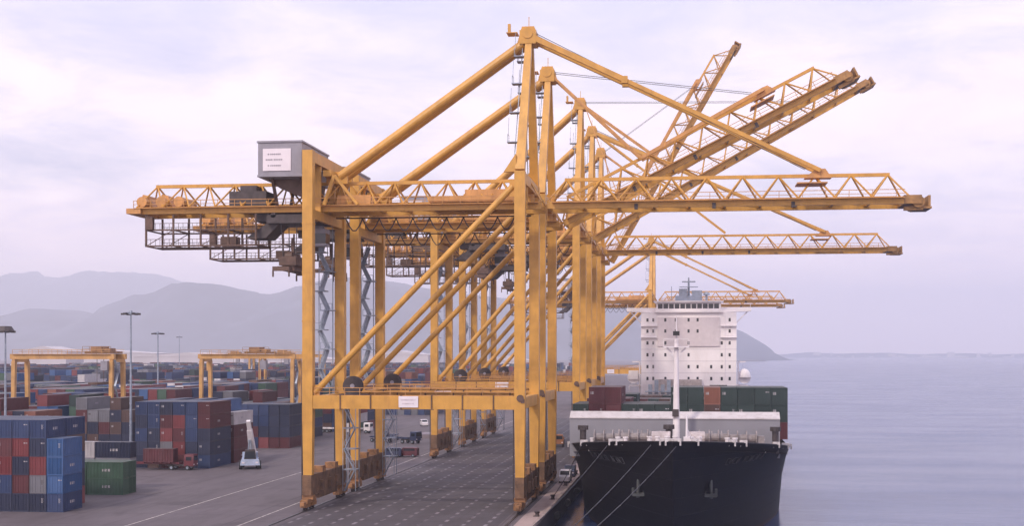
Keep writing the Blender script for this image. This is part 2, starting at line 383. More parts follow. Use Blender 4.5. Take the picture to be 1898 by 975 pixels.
    for k, q in ((P['back'] + .6, 1), (P['back'] + 3.6, 1.0), (P['back'] + 6.4, .7)):
        b.prism([(k - 1.3, zb + 1.2), (k + 1.3, zb + 1.2), (k + .5, zb + 1.2 + 1.9 * q), (k - .4, zb + 1.2 + 2.1 * q)], -1.3, 1.3)
        b.tube((k, -2.8, zb + 2), (k, 2.8, zb + 2), .8, n=12)
    b.bx(P['back'] - 1.2, P['back'] + 1, -gw - 1, gw + 1, zb + .1, zb + .9); b.build('rear_sheaves', YEL2, t)
    # hanging maintenance gallery
    x0 = P['back'] + 1.5; x1 = x0 + 17; b = MB()
    for y in (-gw, gw):
        for z in (zb - 2.3, zb - 4.7): b.bar((x0, y, z), (x1, y, z), .2, .22)
        b.bar((x0, y, zb - 3.7), (x1, y, zb - 3.7), .07); b.bar((x0, y, zb - 1.3), (x1, y, zb - 1.3), .07)
        k = 0
        while x0 + k * 4.25 <= x1 + .1:
            xx = x0 + k * 4.25; b.bar((xx, y, zb), (xx, y, zb - 4.8), .26)
            if k % 2 == 0 and xx + 4 < x1: b.bar((xx, y, zb - 4.7), (xx + 4.25, y, zb - 2.3), .1)
            k += 1
        for k in range(24): b.bar((x0 + k * .72, y, zb - 2.3), (x0 + k * .72, y, zb - 1.3), .05); b.bar((x0 + k * .72, y, zb - 4.7), (x0 + k * .72, y, zb - 3.7), .05)
    for z in (zb - 2.3, zb - 4.7):
        for k in range(5): b.bar((x0 + k * 4.25, -gw, z), (x0 + k * 4.25, gw, z), .2)
    b.bx(x0, x1, -1.2, 1.2, zb - 4.82, zb - 4.75); b.box((x0 + .6, -gw, zb - 1.3), (1.1, .8, 1.9)); b.box((x0 + 12, 0, zb - 3.9), (2.4, 2, 1.4))
    b.build('maintenance_gallery', BROWN, t)  # dirty yellow paint; shade under the girder is put into the brown colour
    # machinery house
    hx0, hx1 = -38.3, -31.8; hz = zb + 5.0
    b = MB().bx(hx0, hx1, -8, 6.5, hz, hz + 4.7).bx(hx0 - .15, hx1 + .15, -8.15, 6.65, hz + 4.7, hz + 4.95).bx(hx0 - .1, hx1 + .1, -8.1, 6.6, hz - .25, hz)
    o = b.build('machinery_house', GREYH, t)
    s = MB().bx(hx0 + .75, hx1 - 1.6, -8.12, -8.0, hz + .6, hz + 3.8).build('sign_panel', PANEL, o)
    q = MB()
    for z, a, c_ in ((3.0, 1.5, 3.4), (2.2, 1.2, 3.7), (1.35, 1.5, 3.5)):
        x_ = a
        while x_ < c_: q.bx(hx0 + x_, hx0 + x_ + .11, -8.15, -8.12, hz + z - .12, hz + z + .12); q.bx(hx0 + x_, hx0 + x_ + .22, -8.15, -8.12, hz + z - .02, hz + z + .05); x_ += .27 + .12 * (int(x_ * 10) % 5 == 0)
    q.build('faded_lettering', LGREY, s)
    b = MB(); b.prism([(hx0 + .6, hz - .25), (hx1, hz - .25), (hx1 - .5, hz - 3), (hx0 + 2.4, hz - 1.6)], -5, 5)
    for x in (hx0 + 1.5, hx1 - .6):
        for y in (-6, 5): b.bar((x, y, hz - .2), (x, y * .6, zb + 1.1), .4)
    b.build('house_support', BROWN, t)
    # tower
    for y in (-1, 1):
        b = MB(); b.bar((0, y * F, zb + 4.8), (.3, y * 1.0, za - 2.2), 1.35, 1.3, .95, 1.0)
        o = b.build('tower_mast', YEL, t)
        b = MB(); L0 = Vector((-1.0, y * F, zb + 4.8)); L1 = Vector((-.6, y * 1.0, za - 2.4))
        b.bar(L0, L1, .07); b.bar(L0 + Vector((0, .5, 0)), L1 + Vector((0, .5, 0)), .07)
        for k in (.22, .45, .68, .9):
            p = L0.lerp(L1, k); b.box((p.x - .35, p.y, p.z), (1.5, 1.5, .12))
            for a_ in (-1, 1): b.bar((p.x - 1.0, p.y + a_ * .7, p.z), (p.x - 1.0, p.y + a_ * .7, p.z + 1.1), .07)
            b.bar((p.x - 1.0, p.y - .7, p.z + 1.1), (p.x - 1.0, p.y + .7, p.z + 1.1), .07)
            b.bar((p.x - 1.0, p.y, p.z + 1.1), (p.x - .9, p.y, p.z + 3.6), .06)
        b.build('ladder', GALV, o)
    b = MB(); b.box((.2, 0, za - 1.4), (2.4, 3.4, 2.0)); b.prism([(-1.4, za - 2.3), (1.9, za - 2.3), (1.1, za + .2), (-.7, za + .2)], -1.3, 1.3)
    b.tube((.2, -1.82, za - .9), (.2, 1.82, za - .9), .75, n=14); b.box((-2.2, 0, za - .6), (1.6, 2.4, .12)); b.bar((.2, 0, za), (.2, 0, za + 1.9), .1)
    b.box((-2.6, -.8, za + .1), (.4, .6, 1.2)); b.build('tower_head', YEL, t)
    # bracing between masts
    for y in (-1, 1):
        b = MB(); b.tube((-.6, y * .85, za - 2.3), (xl + 2.6, y * 1.3, zb + P['lt'] - 2.8), .66, n=14)
        b.box((xl + 2.2, y * 1.3, zb + P['lt'] - 3.0), (3.2, .5, 1.8)); b.build('backstay', YEL, t)
    b = MB(); b.box((xl + 1.5, 0, zb + 5.6), (1.2, 9.2, .9)); b.bar((xl + 1, -4.2, zb + 1.0), (xl + 2.5, -4.2, zb + 5.3), .5); b.bar((xl + 1, 4.2, zb + 1.0), (xl + 2.5, 4.2, zb + 5.3), .5)
    b.bar((xl + 6, -4.2, zb + 1.0), (xl + 2.5, -4.2, zb + 5.3), .4); b.bar((xl + 6, 4.2, zb + 1.0), (xl + 2.5, 4.2, zb + 5.3), .4); b.build('backstay_frame', YEL, t)
    # boom, hinged just seaward of the front legs
    hg = Vector((3.0, 0, zb + .6)); ca, sa = math.cos(R(ang)), math.sin(R(ang))
    def T(p):
        d = p - hg; return Vector((hg.x + d.x * ca - d.z * sa, p.y, hg.z + d.x * sa + d.z * ca))
    Lb = P['out']
    b = MB(); nb = int((Lb - 3) / 5.2); truss(b, 3.2, Lb - 2.2, zb, th, gw, nb)
    bo = b.xf(T).build('boom', YEL, t)
    b = MB()
    for s in (-1, 1): handrail(b, 4, Lb - 3, s * (gw + 1.1), zb + .9, 3.2)
    b.xf(T).build('boom_walkway', YEL2, bo)
    b = MB(); b.bx(Lb - 3, Lb - .6, -gw - .3, gw + .3, zb + .1, zb + 1.3); b.tube((Lb - 1, -gw, zb + .4), (Lb - 1, gw, zb + .4), .85, n=12)
    b.box((Lb - .2, 0, zb - .35), (2.2, 5, .3)); b.box((Lb - 1.6, -2.4, zb - .5), (2.6, .8, .5)); b.box((Lb + .6, 0, zb + .6), (.3, 5, 1.5))
    b.xf(T).build('boom_tip', mat('rusty_yellow_steel', (.34, .18, .06), .6, var=.3, scale=1, dirtamt=.5, dirt=(.12, .065, .04)), bo)
    b = MB(); a_ = P['att']; b.prism([(a_ - 2.2, zb + th - .4), (a_ + 1.6, zb + th - .4), (a_ + .7, zb + th + .9), (a_ - .6, zb + th + .9)], -1.0, 1.0)
    b.box((a_ - 1.2, 0, zb + th - 1.2), (4.2, 4.4, .16)); b.xf(T).build('stay_bracket', YEL2, bo)
    for k in (16, 27, 38):
        if k < Lb - 6: MB().box((k, -gw - .2, zb + .2), (.5, .5, .8)).xf(T).build('floodlight', STEEL, bo)
    top = Vector((1.2, 0, za - 1.6))
    def stay(att, r):
        A = T(Vector((att, 0, zb + th + .6)))
        Lflat = (Vector((att, 0, zb + th + .6)) - top).length
        for s in (-1, 1):
            off = Vector((0, s * 1.3, 0)); m_ = MB()
            if ang < 1:
                K = top.lerp(A, .32)
                m_.bar(top + off, K + off, r * 2.3, r * 2.6); m_.bar(K + off, A + off, r * 1.5, r * 1.9)
                m_.box(K + off, (r * 3, r * 3, r * 3.4))
            else:                                   # folded links lie on the boom
                l1 = Lflat * .5; l2 = Lflat - l1; u_ = (T(Vector((3, 0, zb + th + .6))) - A).normalized()
                best = None
                for q in range(60):
                    f = .05 + q / 60 * .9; Kp = A + u_ * l1 * 1.0 + Vector((-sa, 0, ca)) * (f * 6 - 1)
                    e = abs((Kp - top).length - l2)
                    if best is None or e < best[0]: best = (e, Kp)
                K = best[1]
                m_.bar(A + off, K + off, r * 1.5, r * 1.9); m_.bar(K + off, top + off, r * 1.0, r * 1.2)
            m_.build('forestay', YEL if ang < 1 else YEL2, t)
    stay(P['att'], .3)
    if P['inner']: stay(P['inner'], .17)
    # hoist ropes from tower head to boom
    b = MB(); e = T(Vector((Lb - 12, 0, zb + th + .4))); 
    for s in (-.7, .7): MB().tube(top + Vector((0, s, .9)), T(Vector((P['att'] - 2, s, zb + th + 1))), .05, n=5).build('boom_hoist_rope', CABLE, t)
    # trolley, cab, ropes, spreader
    b = MB(); x = trx
    b.bx(x - 4, x + 4, -gw - .2, gw + .2, zb - 1.5, zb - .25).bx(x - 3.2, x + 2.2, -2.3, 2.3, zb - .25, zb + .9)
    for a in (-3, 3):
        for s in (-1, 1): b.tube((x + a, s * gw - .2, zb - .3), (x + a, s * gw + .2, zb - .3), .4, n=10)
    b.bx(x - 6.2, x - 4, -2, 2, zb - 1.1, zb + 2.4); b.prism([(x - 7.5, zb - 3.6), (x - 4.5, zb - 3.6), (x - 2, zb - 1.2), (x - 4, zb - 1.2)], -2.4, 2.4)
    tr = b.build('trolley', STEEL, t)
    c_ = MB().bx(x + 1.2, x + 3.8, gw - 2.4, gw, zb - 4.6, zb - 2.0).bx(x + 1.8, x + 3.2, gw - 1.8, gw - .6, zb - 2.0, zb - 1.5).build('operator_cab', GREYH, tr)
    MB().bx(x + 1.15, x + 3.84, gw - 2.46, gw + .05, zb - 4.2, zb - 2.7).build('window', GLASS, c_)
    b = MB()
    for a in (-1.2, 1.2):
        for s in (-2.4, 2.4): MB().tube((x - 1 + a, s * .8, zb - 1.4), (x - 1 + a * .8, s * .7, spz + 1.6), .07, n=5).build('hoist_rope', CABLE, tr)
    b = MB(); sx = x - 1
    b.bx(sx - 1.3, sx + 1.3, -2.8, 2.8, spz + .9, spz + 2.2)
    for s in (-1.7, 1.7): b.tube((sx - .5, s, spz + 2.3), (sx + .5, s, spz + 2.3), .65, n=12)
    b.bx(sx - .9, sx + .9, -2.4, 2.4, spz + .1, spz + .9); b.bx(sx - .55, sx + .55, -6.0, 6.0, spz, spz + .55)
    for s in (-6.0, 6.0): b.bx(sx - 1.25, sx + 1.25, s - .2, s + .2, spz - .15, spz + .5)
    for s in (-6.0, 6.0):
        for a in (-1.2, 1.2): b.bx(sx + a - .1, sx + a + .1, s - .12, s + .12, spz - 1.0, spz - .15)
    b.bx(sx - .2, sx + .2, -.2, .2, spz + 2.6, spz + 5.2)
    b.build('spreader', BROWN, tr)
    # festoon cables under the girder
    b = MB(); k = xl + 2
    while k < -3:
        pts = [Vector((k + 2.6 * q / 5, gw + 1.4, zb - .2 - 1.9 * math.sin(math.pi * q / 5))) for q in range(6)]
        for p, q_ in zip(pts, pts[1:]): b.bar(p, q_, .16)
        k += 2.6
    b.bar((xl, gw + 1.4, zb - .1), (0, gw + 1.4, zb - .1), .2); b.build('festoon', STEEL, t)
    # stair tower by the landward far leg
    b = MB(); k = 0; z = 17.0
    while z + 3 < zb:
        xx = xl - 1.0 - (1.2 if k % 2 else 0)
        b.bx(xx - 1.3, xx + .6, F - 3.4, F - 1.2, z, z + .14)
        for a in (-1.3, .5): b.bar((xx + a, F - 3.4, z), (xx + a, F - 3.4, z + 1.1), .08)
        b.bar((xx - 1.3, F - 3.4, z + 1.1), (xx + .6, F - 3.4, z + 1.1), .08)
        x2 = xl - 1.0 - (0 if k % 2 else 1.2)
        for s in (F - 3.1, F - 2.2): b.bar((xx - .2, s, z + .1), (x2 - .4, s, z + 3.0), .1, .2)
        b.bar((xx - .2, F - 2.65, z + .1), (x2 - .4, F - 2.65, z + 3.0), .75, .08); b.bar((xx - .2, F - 3.2, z + 1.1), (x2 - .4, F - 3.2, z + 4.0), .08)
        z += 3.0; k += 1
    for a in (-3.1, -.9): b.bar((xl + a, F - 1.3, 16.4), (xl + a, F - 1.3, zb), .12)
    b.build('stair', GALV, t)
    b = MB(); z = 1.2       # lower stair to the portal
    for k in range(4):
        b.bx(xl + 1.2, xl + 3.2, F - 3.2, F - 1.0, z + 3.2, z + 3.34)
        b.bar((xl + 1.4 + (k % 2) * 1.6, F - 2.9, z), (xl + 3.0 - (k % 2) * 1.6, F - 2.9, z + 3.2), .7, .14)
        b.bar((xl + 1.4 + (k % 2) * 1.6, F - 3.3, z + 1), (xl + 3.0 - (k % 2) * 1.6, F - 3.3, z + 4.2), .08); z += 3.2
    for a in (1.2, 3.2):
        for y in (-3.2, -1.0): b.bar((xl + a, F + y, 1.2), (xl + a, F + y, 15), .1)
    b.build('stair', GALV, t)
    # cable reel on the portal
    b = MB(); rc = Vector((xl + 3.9, 1.5, 17.5))
    for y in (-.45, .45): b.tube(rc + Vector((0, y - .04, 0)), rc + Vector((0, y + .04, 0)), 1.5, n=22)
    b.tube(rc + Vector((0, -.45, 0)), rc + Vector((0, .45, 0)), 1.25, n=18); b.bar((rc.x, rc.y + .7, 16.2), (rc.x, rc.y + .7, 18.4), .4)
    b.box((rc.x, rc.y + .6, 16.2), (4, 2.4, .2)); o = b.build('cable_reel', STEEL, t)
    MB().tube(rc + Vector((0, -.62, 0)), rc + Vector((0, -.5, 0)), .34, n=12).build('hub', LGREY, o)
    return t
CR = -23.1
sts_crane(CR, 196.7, SMALL, 0, 'nearest yellow quay crane with its boom lowered level over the ship', -34.5, 34.6)
sts_crane(CR, 224.2, dict(SMALL, out=55.2), 27.0, 'yellow quay crane second in the row, boom half raised with the thicker upper truss', -36, 36.0)
sts_crane(CR, 294.0, dict(BIG, out=70.0), 29.3, 'third yellow quay crane, taller type, its half-raised boom just below the parallel one', -20, 39.0)
sts_crane(CR, 330.5, BIG, 0, 'fourth yellow quay crane, boom lowered level behind and below the nearest one', -12, 39.0)
sts_crane(CR, 365.5, dict(BIG, out=69.5), 60, 'fifth yellow quay crane with its boom raised steeply, higher than the others', -24, 40.0)
sts_crane(-14.3, 552.0, SMALL, 0, 'distant yellow quay crane behind the ship bridge with long lowered boom', -30, 36.0)
sts_crane(-14.3, 600.0, SMALL, 0, 'farthest yellow quay crane, mostly hidden behind the distant lowered boom', -26, 36.0)

# ------------------------------------------------------------------ SHIP
SH = thing('container_ship', (-1.6, 160.5, 0), 'large black-hulled container ship seen bow-on, moored at the quay', 'ship', rz=R(-.62))
HB = 16.4
hm = bpy.data.materials.new('black_hull_paint'); hm.use_nodes = True; n = hm.node_tree.nodes; l = hm.node_tree.links; pb = n['Principled BSDF']
pb.inputs['Roughness'].default_value = .55; pb.inputs['Specular IOR Level'].default_value = .12
t = n.new('ShaderNodeTexCoord'); sp = n.new('ShaderNodeSeparateXYZ'); l.new(t.outputs['Object'], sp.inputs[0])
no = n.new('ShaderNodeTexNoise'); mp = n.new('ShaderNodeMapping'); mp.inputs['Scale'].default_value = (.5, .5, .08); l.new(t.outputs['Object'], mp.inputs[0]); l.new(mp.outputs[0], no.inputs['Vector']); no.inputs['Detail'].default_value = 8
gt = n.new('ShaderNodeMath'); gt.operation = 'LESS_THAN'; l.new(sp.outputs[2], gt.inputs[0]); gt.inputs[1].default_value = -2.4
mx = n.new('ShaderNodeMix'); mx.data_type = 'RGBA'; l.new(gt.outputs[0], mx.inputs[0]); mx.inputs[6].default_value = (.006, .006, .010, 1); mx.inputs[7].default_value = (.022, .008, .008, 1)
mr = n.new('ShaderNodeMapRange'); mr.inputs[1].default_value = .58; mr.inputs[2].default_value = .75; mr.inputs[4].default_value = .5; l.new(no.outputs[0], mr.inputs[0])
m2 = n.new('ShaderNodeMix'); m2.data_type = 'RGBA'; l.new(mr.outputs[0], m2.inputs[0]); l.new(mx.outputs[2], m2.inputs[6]); m2.inputs[7].default_value = (.02, .016, .018, 1)
bk = n.new('ShaderNodeTexBrick'); bk.inputs['Scale'].default_value = 1; bk.inputs['Brick Width'].default_value = 9; bk.inputs['Row Height'].default_value = 2.4; bk.inputs['Mortar Size'].default_value = .05; bk.inputs['Mortar Smooth'].default_value = .6
cx = n.new('ShaderNodeCombineXYZ'); l.new(sp.outputs[1], cx.inputs[0]); l.new(sp.outputs[2], cx.inputs[1]); l.new(cx.outputs[0], bk.inputs['Vector'])
bpn = n.new('ShaderNodeBump'); bpn.inputs['Strength'].default_value = .5; bpn.inputs['Distance'].default_value = .06; l.new(bk.outputs['Fac'], bpn.inputs['Height']); l.new(bpn.outputs[0], pb.inputs['Normal'])
l.new(m2.outputs[2], pb.inputs['Base Color'])
def ztop(s): return 11.9 - 3.5 * min(s / 45, 1) ** 1.1
def half(s, t_):
    s0 = 9.5 * (1 - t_) ** 1.3; Lf = 68 - 20 * t_ ** 3.5; q = 2.0 + .1 * t_ ** 3
    f = min(max((s - s0) / Lf, 0), 1); h = HB * (1 - (1 - f) ** q)
    if s > 230 and t_ < .6: h *= 1 - .5 * ((s - 230) / 58) ** 2 * (1 - t_ / .6)
    return h
TL = [0, .12, .25, .38, .5, .62, .72, .8, .86, .91, .96, 1]
SS = [0, .25, .7, 1.5, 2.6, 4, 6, 8, 10.5, 13.5, 17, 21, 26, 31, 37, 44, 52, 62, 75, 90, 110, 150, 200, 230, 250, 270, 288]
for side in (1,):
    b = MB(); vs = []; fs = []
    for sd_ in (-1, 1):
        o0 = len(vs)
        for t_ in TL:
            for s_ in SS:
                s = max(s_, 0) + 9.5 * (1 - t_) ** 1.3 * (1 - min(s_ / 60, 1))
                z = -6 + (ztop(s) + 6) * t_; vs.append((sd_ * half(s, t_), s, z))
        n_ = len(SS)
        for j in range(len(TL) - 1):
            for i in range(n_ - 1):
                q = (o0 + j * n_ + i, o0 + j * n_ + i + 1, o0 + (j + 1) * n_ + i + 1, o0 + (j + 1) * n_ + i)
                fs.append(q if sd_ < 0 else q[::-1])
    m_ = len(TL) * n_      # transom
    for j in range(len(TL) - 1): fs.append((j * n_ + n_ - 1, m_ + j * n_ + n_ - 1, m_ + (j + 1) * n_ + n_ - 1, (j + 1) * n_ + n_ - 1))
    b.add(vs, fs); hull = b.build('hull', hm, SH, smooth=True)
DECK = mat('ship_deck_paint', (.14, .075, .06), .7, var=.3, scale=.4, dirtamt=.5)
b = MB(); vs = []
for s in SS: vs += [(-half(s, 1) + .12, s + .15, ztop(s) - 1.15), (half(s, 1) - .12, s + .15, ztop(s) - 1.15)]
b.add(vs, [(2 * i, 2 * i + 1, 2 * i + 3, 2 * i + 2) for i in range(len(SS) - 1)]); b.build('deck', DECK, SH)
b = MB()      # bulwark cap rail
for sd_ in (-1, 1):
    for a, c_ in zip(SS[:16], SS[1:17]):
        b.bar((sd_ * half(a, 1), a, ztop(a) + .03), (sd_ * half(c_, 1), c_, ztop(c_) + .03), .28, .1)
b.build('bulwark_rail', mat('dark_rail_paint', (.05, .045, .05), .5), SH)
WIN2 = mat('chipped_white_paint', (.5, .47, .47), .6, var=.3, scale=2, dirtamt=.5)
rr = random.Random(4)     # fairleads
for s, sd_ in ((.6, -1), (.7, 1), (1.6, -1), (3.8, 1), (11, -1), (13, -1), (11.5, 1), (14.5, 1), (24, -1), (27, 1), (34, 1), (36, -1), (38.5, 1)):
    x = sd_ * half(s, 1); b = MB()
    b.box((x, s + .2, ztop(s) + .18), (1.0, .6, .34)); b.box((x - .4, s, ztop(s) - .2), (.2, .4, .5)); b.box((x + .4, s, ztop(s) - .2), (.2, .4, .5))
    b.build('fairlead', WIN2, SH)
zd = lambda s: ztop(s) - 1.15
# forecastle machinery
WIN = mat('winch_paint', (.42, .37, .37), .5, var=.2, scale=1, dirtamt=.5)
for x, s, rz in ((-9.2, 24, 0), (-5.6, 20, .1), (5.0, 20, -.1), (8.8, 24, 0), (-4.2, 27, 0), (4.2, 27, 0)):
    b = MB(); z = zd(s); q = 1.9
    b.box((x, s, z + .4), (4.4, 2.2, .5)); b.tube((x - 1.9, s, z + q), (x + 1.9, s, z + q), .55, n=12)
    for a in (-1.9, -.6, .6, 1.9): b.tube((x + a - .08, s, z + q), (x + a + .08, s, z + q), 1.05, n=14)
    b.box((x + 2.5, s, z + 1.3), (.9, 1.3, 1.9)); b.build('winch', mat('dull_winch_paint', (.25, .22, .22), .6, var=.3, scale=1, dirtamt=.5), SH)
for x, s in ((-13.3, 31), (13.6, 31), (-1.0, 24)):
    b = MB(); z = zd(s); b.tube((x, s, z), (x, s, z + 3.1), .45, n=12); b.tube((x, s, z + 3.1), (x, s, z + 3.7), .75, n=12); b.build('vent_post', STEEL, SH)
for x, s in ((-2.6, 10), (2.6, 10), (-7, 17), (7.2, 17), (-11, 25), (11, 25), (-.3, 6)):
    b = MB(); z = zd(s)
    for a in (-.5, .5): b.tube((x + a, s, z), (x + a, s, z + 1.7), .28, n=10); b.tube((x + a, s, z + 1.7), (x + a, s, z + 1.85), .36, n=10)
    b.box((x, s, z + .1), (2, .9, .2)); b.build('bollard', WHITE, SH)
for x, s in ((-1.8, 15), (2.6, 15)):   # anchor windlass
    b = MB(); z = zd(s); b.box((x, s, z + .6), (2.6, 3, 1.0)); b.tube((x - 1.2, s, z + 1.7), (x + 1.2, s, z + 1.7), .9, n=14); b.box((x + .3, s + 1.4, z + 1.8), (1.6, .8, 1.4)); b.build('windlass', WIN, SH)
b = MB(); z = zd(8)   # bow jackstaff and small davit
b.tube((1.6, 6, z), (1.6, 6, z + 4.6), .2, .1, n=8); b.box((1.6, 6.2, z + 1.0), (.8, .8, 1.8)); b.bar((1.6, 6, z + 3), (2.6, 7, z + .4), .12); b.build('jackstaff', WHITE, SH)
# breakwater
BW = mat('breakwater_grey', (.225, .225, .255), .55, var=.08, scale=.3, dirtamt=.2, streak=1, dirt=(.22, .2, .21))
b = MB(); z = zd(36); b.prism([(0, 0), (1, 0), (1, 1)], 0, 0)
b = MB(); s0 = 34.0; X0, X1 = -15.5, 14.4
b.add([(X0, s0, 7.5), (X1, s0, 7.5), (X1, s0, 13.0), (X0, s0, 13.0), (X0, s0 + .3, 7.5), (X1, s0 + .3, 7.5), (X1, s0 + .3, 13.0), (X0, s0 + .3, 13.0)],
      [(0, 1, 2, 3), (5, 4, 7, 6), (1, 5, 6, 2), (4, 0, 3, 7), (3, 2, 6, 7)])
for k in range(9): b.bx(X0 + 1 + k * 3.5, X0 + 1.12 + k * 3.5, s0 + .3, s0 + 2.4, 7.5, 12.6)
br = b.build('breakwater', BW, SH)
b = MB(); b.add([(X0, s0 - .15, 13.15), (X1, s0 - .15, 13.15), (X1, s0 + 1.7, 14.0), (X0, s0 + 1.7, 14.0), (X0, s0 - .15, 13.0), (X1, s0 - .15, 13.0), (X1, s0 + 1.7, 13.85), (X0, s0 + 1.7, 13.85)],
      [(0, 1, 2, 3), (7, 6, 5, 4), (4, 5, 1, 0), (5, 6, 2, 1), (6, 7, 3, 2), (7, 4, 0, 3)]); b.build('sloping_top', mat('dusty_white', (.52, .49, .5), .6, var=.1, scale=.6, dirtamt=.3), br)
# foremast
b = MB(); s0 = 29.5; x0 = -.1
b.tube((x0, s0, zd(s0)), (x0, s0, 14), .52, .45, n=16); b.tube((x0, s0, 14), (x0, s0, 24.4), .45, .27, n=14)
b.box((x0, s0, 23.3), (3.6, 1.6, .14)); b.bar((x0 - 1.3, s0, 23.2), (x0, s0, 21.8), .22); b.bar((x0 + 1.3, s0, 23.2), (x0, s0, 21.8), .22)
for a in (-1.75, 1.75): b.bar((x0 + a, s0 - .7, 23.3), (x0 + a, s0 - .7, 24.4), .07)
b.bar((x0 - 1.75, s0 - .7, 24.4), (x0 + 1.75, s0 - .7, 24.4), .07); b.tube((x0, s0, 24.4), (x0, s0, 27.6), .1, .06, n=6)
b.tube((x0, s0, zd(s0)), (x0 + .0, s0, zd(s0) + 1), 1.2, n=12)
fm = b.build('foremast', WHITE, SH)
MB().box((x0, s0 - .3, 25.2), (.9, .9, .6)).build('mast_lamp', BLACK, fm)
MB().box((x0 - .1, s0 - .6, 14.1), (.9, .5, 1.0)).build('horn', STEEL, fm)
# hawse / anchors and name marks
for sd_, s, z in ((-1, 12, 4.5), (1, 12, 4.5)):
    t_ = (z + 6) / (ztop(s) + 6); x = sd_ * (half(s, t_) + .1)
    b = MB(); b.box((x, s - 1.0, z), (1.5, 1.2, .4)); b.tube((x, s - .9, z + 1.9), (x + sd_ * .1, s - 1.3, z - .4), .22, n=8); b.box((x - .7, s - 1.0, z + .35), (.3, .9, .9)); b.box((x + .7, s - 1.0, z + .35), (.3, .9, .9)); b.build('anchor', mat('anchor_iron', (.045, .05, .05), .6, var=.3), SH)
def hull_pt(sd_, s, z, off=.04):
    t_ = (z + 6) / (ztop(s) + 6)
    p = Vector((sd_ * half(s, t_), s, z)); a = Vector((sd_ * half(s + .3, t_), s + .3, z)) - p; c2 = Vector((sd_ * half(s, t_ + .02), s, z + .02 * (ztop(s) + 6))) - p
    nn = a.cross(c2).normalized()
    if nn.x * sd_ < 0: nn = -nn
    return p + nn * off
HN = mat('faded_hull_lettering', (.05, .05, .06), .6, var=.3, scale=2)
for sd_ in (-1, 1):
    b = MB(); s = 13.0; k = 0
    while s < 25:
        if k % 6 != 4:
            ww = .62
            pts = [hull_pt(sd_, s, 8.2), hull_pt(sd_, s + ww, 8.15), hull_pt(sd_, s + ww, 8.95), hull_pt(sd_, s, 9.0)]
            nrm = (pts[1] - pts[0]).cross(pts[3] - pts[0]).normalized() * .02
            b = MB()
            for p, q_ in ((0, 3), (1, 2), (0, 2)) if k % 2 else ((0, 3), (3, 2), (0, 1)): b.bar(pts[p], pts[q_], .13, .05)
            b.build('faded_hull_letter', HN, SH)
        s += 1.0; k += 1
# hatch covers / coamings
b = MB()
for k in range(9):
    if not (203 < 48 + k * 26 < 232): b.bx(-14.5, 14.5, 44 + k * 26, 44 + k * 26 + 24, 7.2, 9.4)
b.build('hatch_coaming', mat('hatch_paint', (.12, .09, .08), .7, var=.3, scale=.3), SH)
# accommodation block
hs = 205.0
b = MB(); b.bx(-12.7, 12.7, hs, hs + 14, 7.2, 33.6); b.bx(-9, 9, hs - .0 + 14, hs + 20, 7.2, 24)
hz = 33.6
H_ = b.build('accommodation_block', SHIPW, SH)
b = MB().bx(-8.3, 8.3, hs - .35, hs, 24.5, 32.3).build('shaded_recess_front', mat('shaded_cream_panel', (.64, .58, .6), .5, var=.06), H_)  # shade under the bridge overhang, put into the panel colour
for fl, z in enumerate((31.6, 28.6, 25.4, 22.2, 19.0, 15.8)):
    for x in (-11.0, -9.4, -6.2, -3.4, .0, 2.4, 6.0, 8.8, 10.9):
        if rr.random() < .78 or abs(x) > 9:
            yy = hs - .40 if (abs(x) < 8.3 and 24.5 < z < 32.3) else hs - .05
            b = MB().bx(x - .28, x + .28, yy, yy + .08, z - .45, z + .45); b.build('window', GLASS, H_)
for z in (30.0, 26.9, 23.7, 20.5, 17.3): MB().bx(-12.72, 12.72, hs - .03, hs + .1, z - .03, z + .03).build('deck_line', LGREY, H_)
wings = []
b = MB().bx(-9.0, 9.0, hs - .7, hs + 9, 33.6, 34.2).bx(-8.6, 8.6, hs - .3, hs + 9, 34.2, 36.4).bx(-9.3, 9.3, hs - .9, hs + 9.3, 36.4, 36.7)
mainb = b
for s in (-1, 1):
    b = MB(); wings.append(b)
    b.prism([(s * 8.5, 33.6), (s * 8.5, 34.9), (s * 16.6, 34.9), (s * 16.6, 33.9)] if s > 0 else [(s * 16.6, 33.9), (s * 16.6, 34.9), (s * 8.5, 34.9), (s * 8.5, 33.6)], hs + 1, hs + 4)
    b.bar((s * 15.6, hs + 2, 33.8), (s * 12.5, hs + 2, 30.6), .35); b.bar((s * 16.4, hs + 1.2, 34.9), (s * 16.4, hs + 1.2, 35.9), .1)
for b in wings: b.build('bridge_wing', SHIPW, H_)
b = mainb
br_ = b.build('bridge', SHIPW, H_)
b = MB()
for z in (30.0, 26.9): 
    b.bx(-12.9, -8.5, hs - .7, hs, z - .1, z); b.bx(8.5, 12.9, hs - .7, hs, z - .1, z)
    for q in range(4):
        for s in (-1, 1): b.bar((s * (8.8 + q * 1.3), hs - .65, z), (s * (8.8 + q * 1.3), hs - .65, z + 1.0), .05)
    for s in (-1, 1): b.bar((s * 8.8, hs - .65, z + 1), (s * 12.8, hs - .65, z + 1), .06)
b.bar((-9.2, hs - .3, 14), (-9.2, hs - .3, 33), .12); b.bar((9.6, hs - .3, 14), (9.6, hs - .3, 33), .1)
b.build('deck_ledge', SHIPW, H_)
for k in range(11): MB().bx(-8.2 + k * 1.5, -6.95 + k * 1.5, hs - .36, hs - .28, 34.65, 35.95).build('window', GLASS, br_)
b = MB().bx(-3.6, 3.6, hs + 2, hs + 6, 36.7, 38.2).bx(-2.6, -.4, hs + 2, hs + 4, 38.2, 40.1).bx(.8, 3.6, hs + 2, hs + 4, 38.2, 39.6)
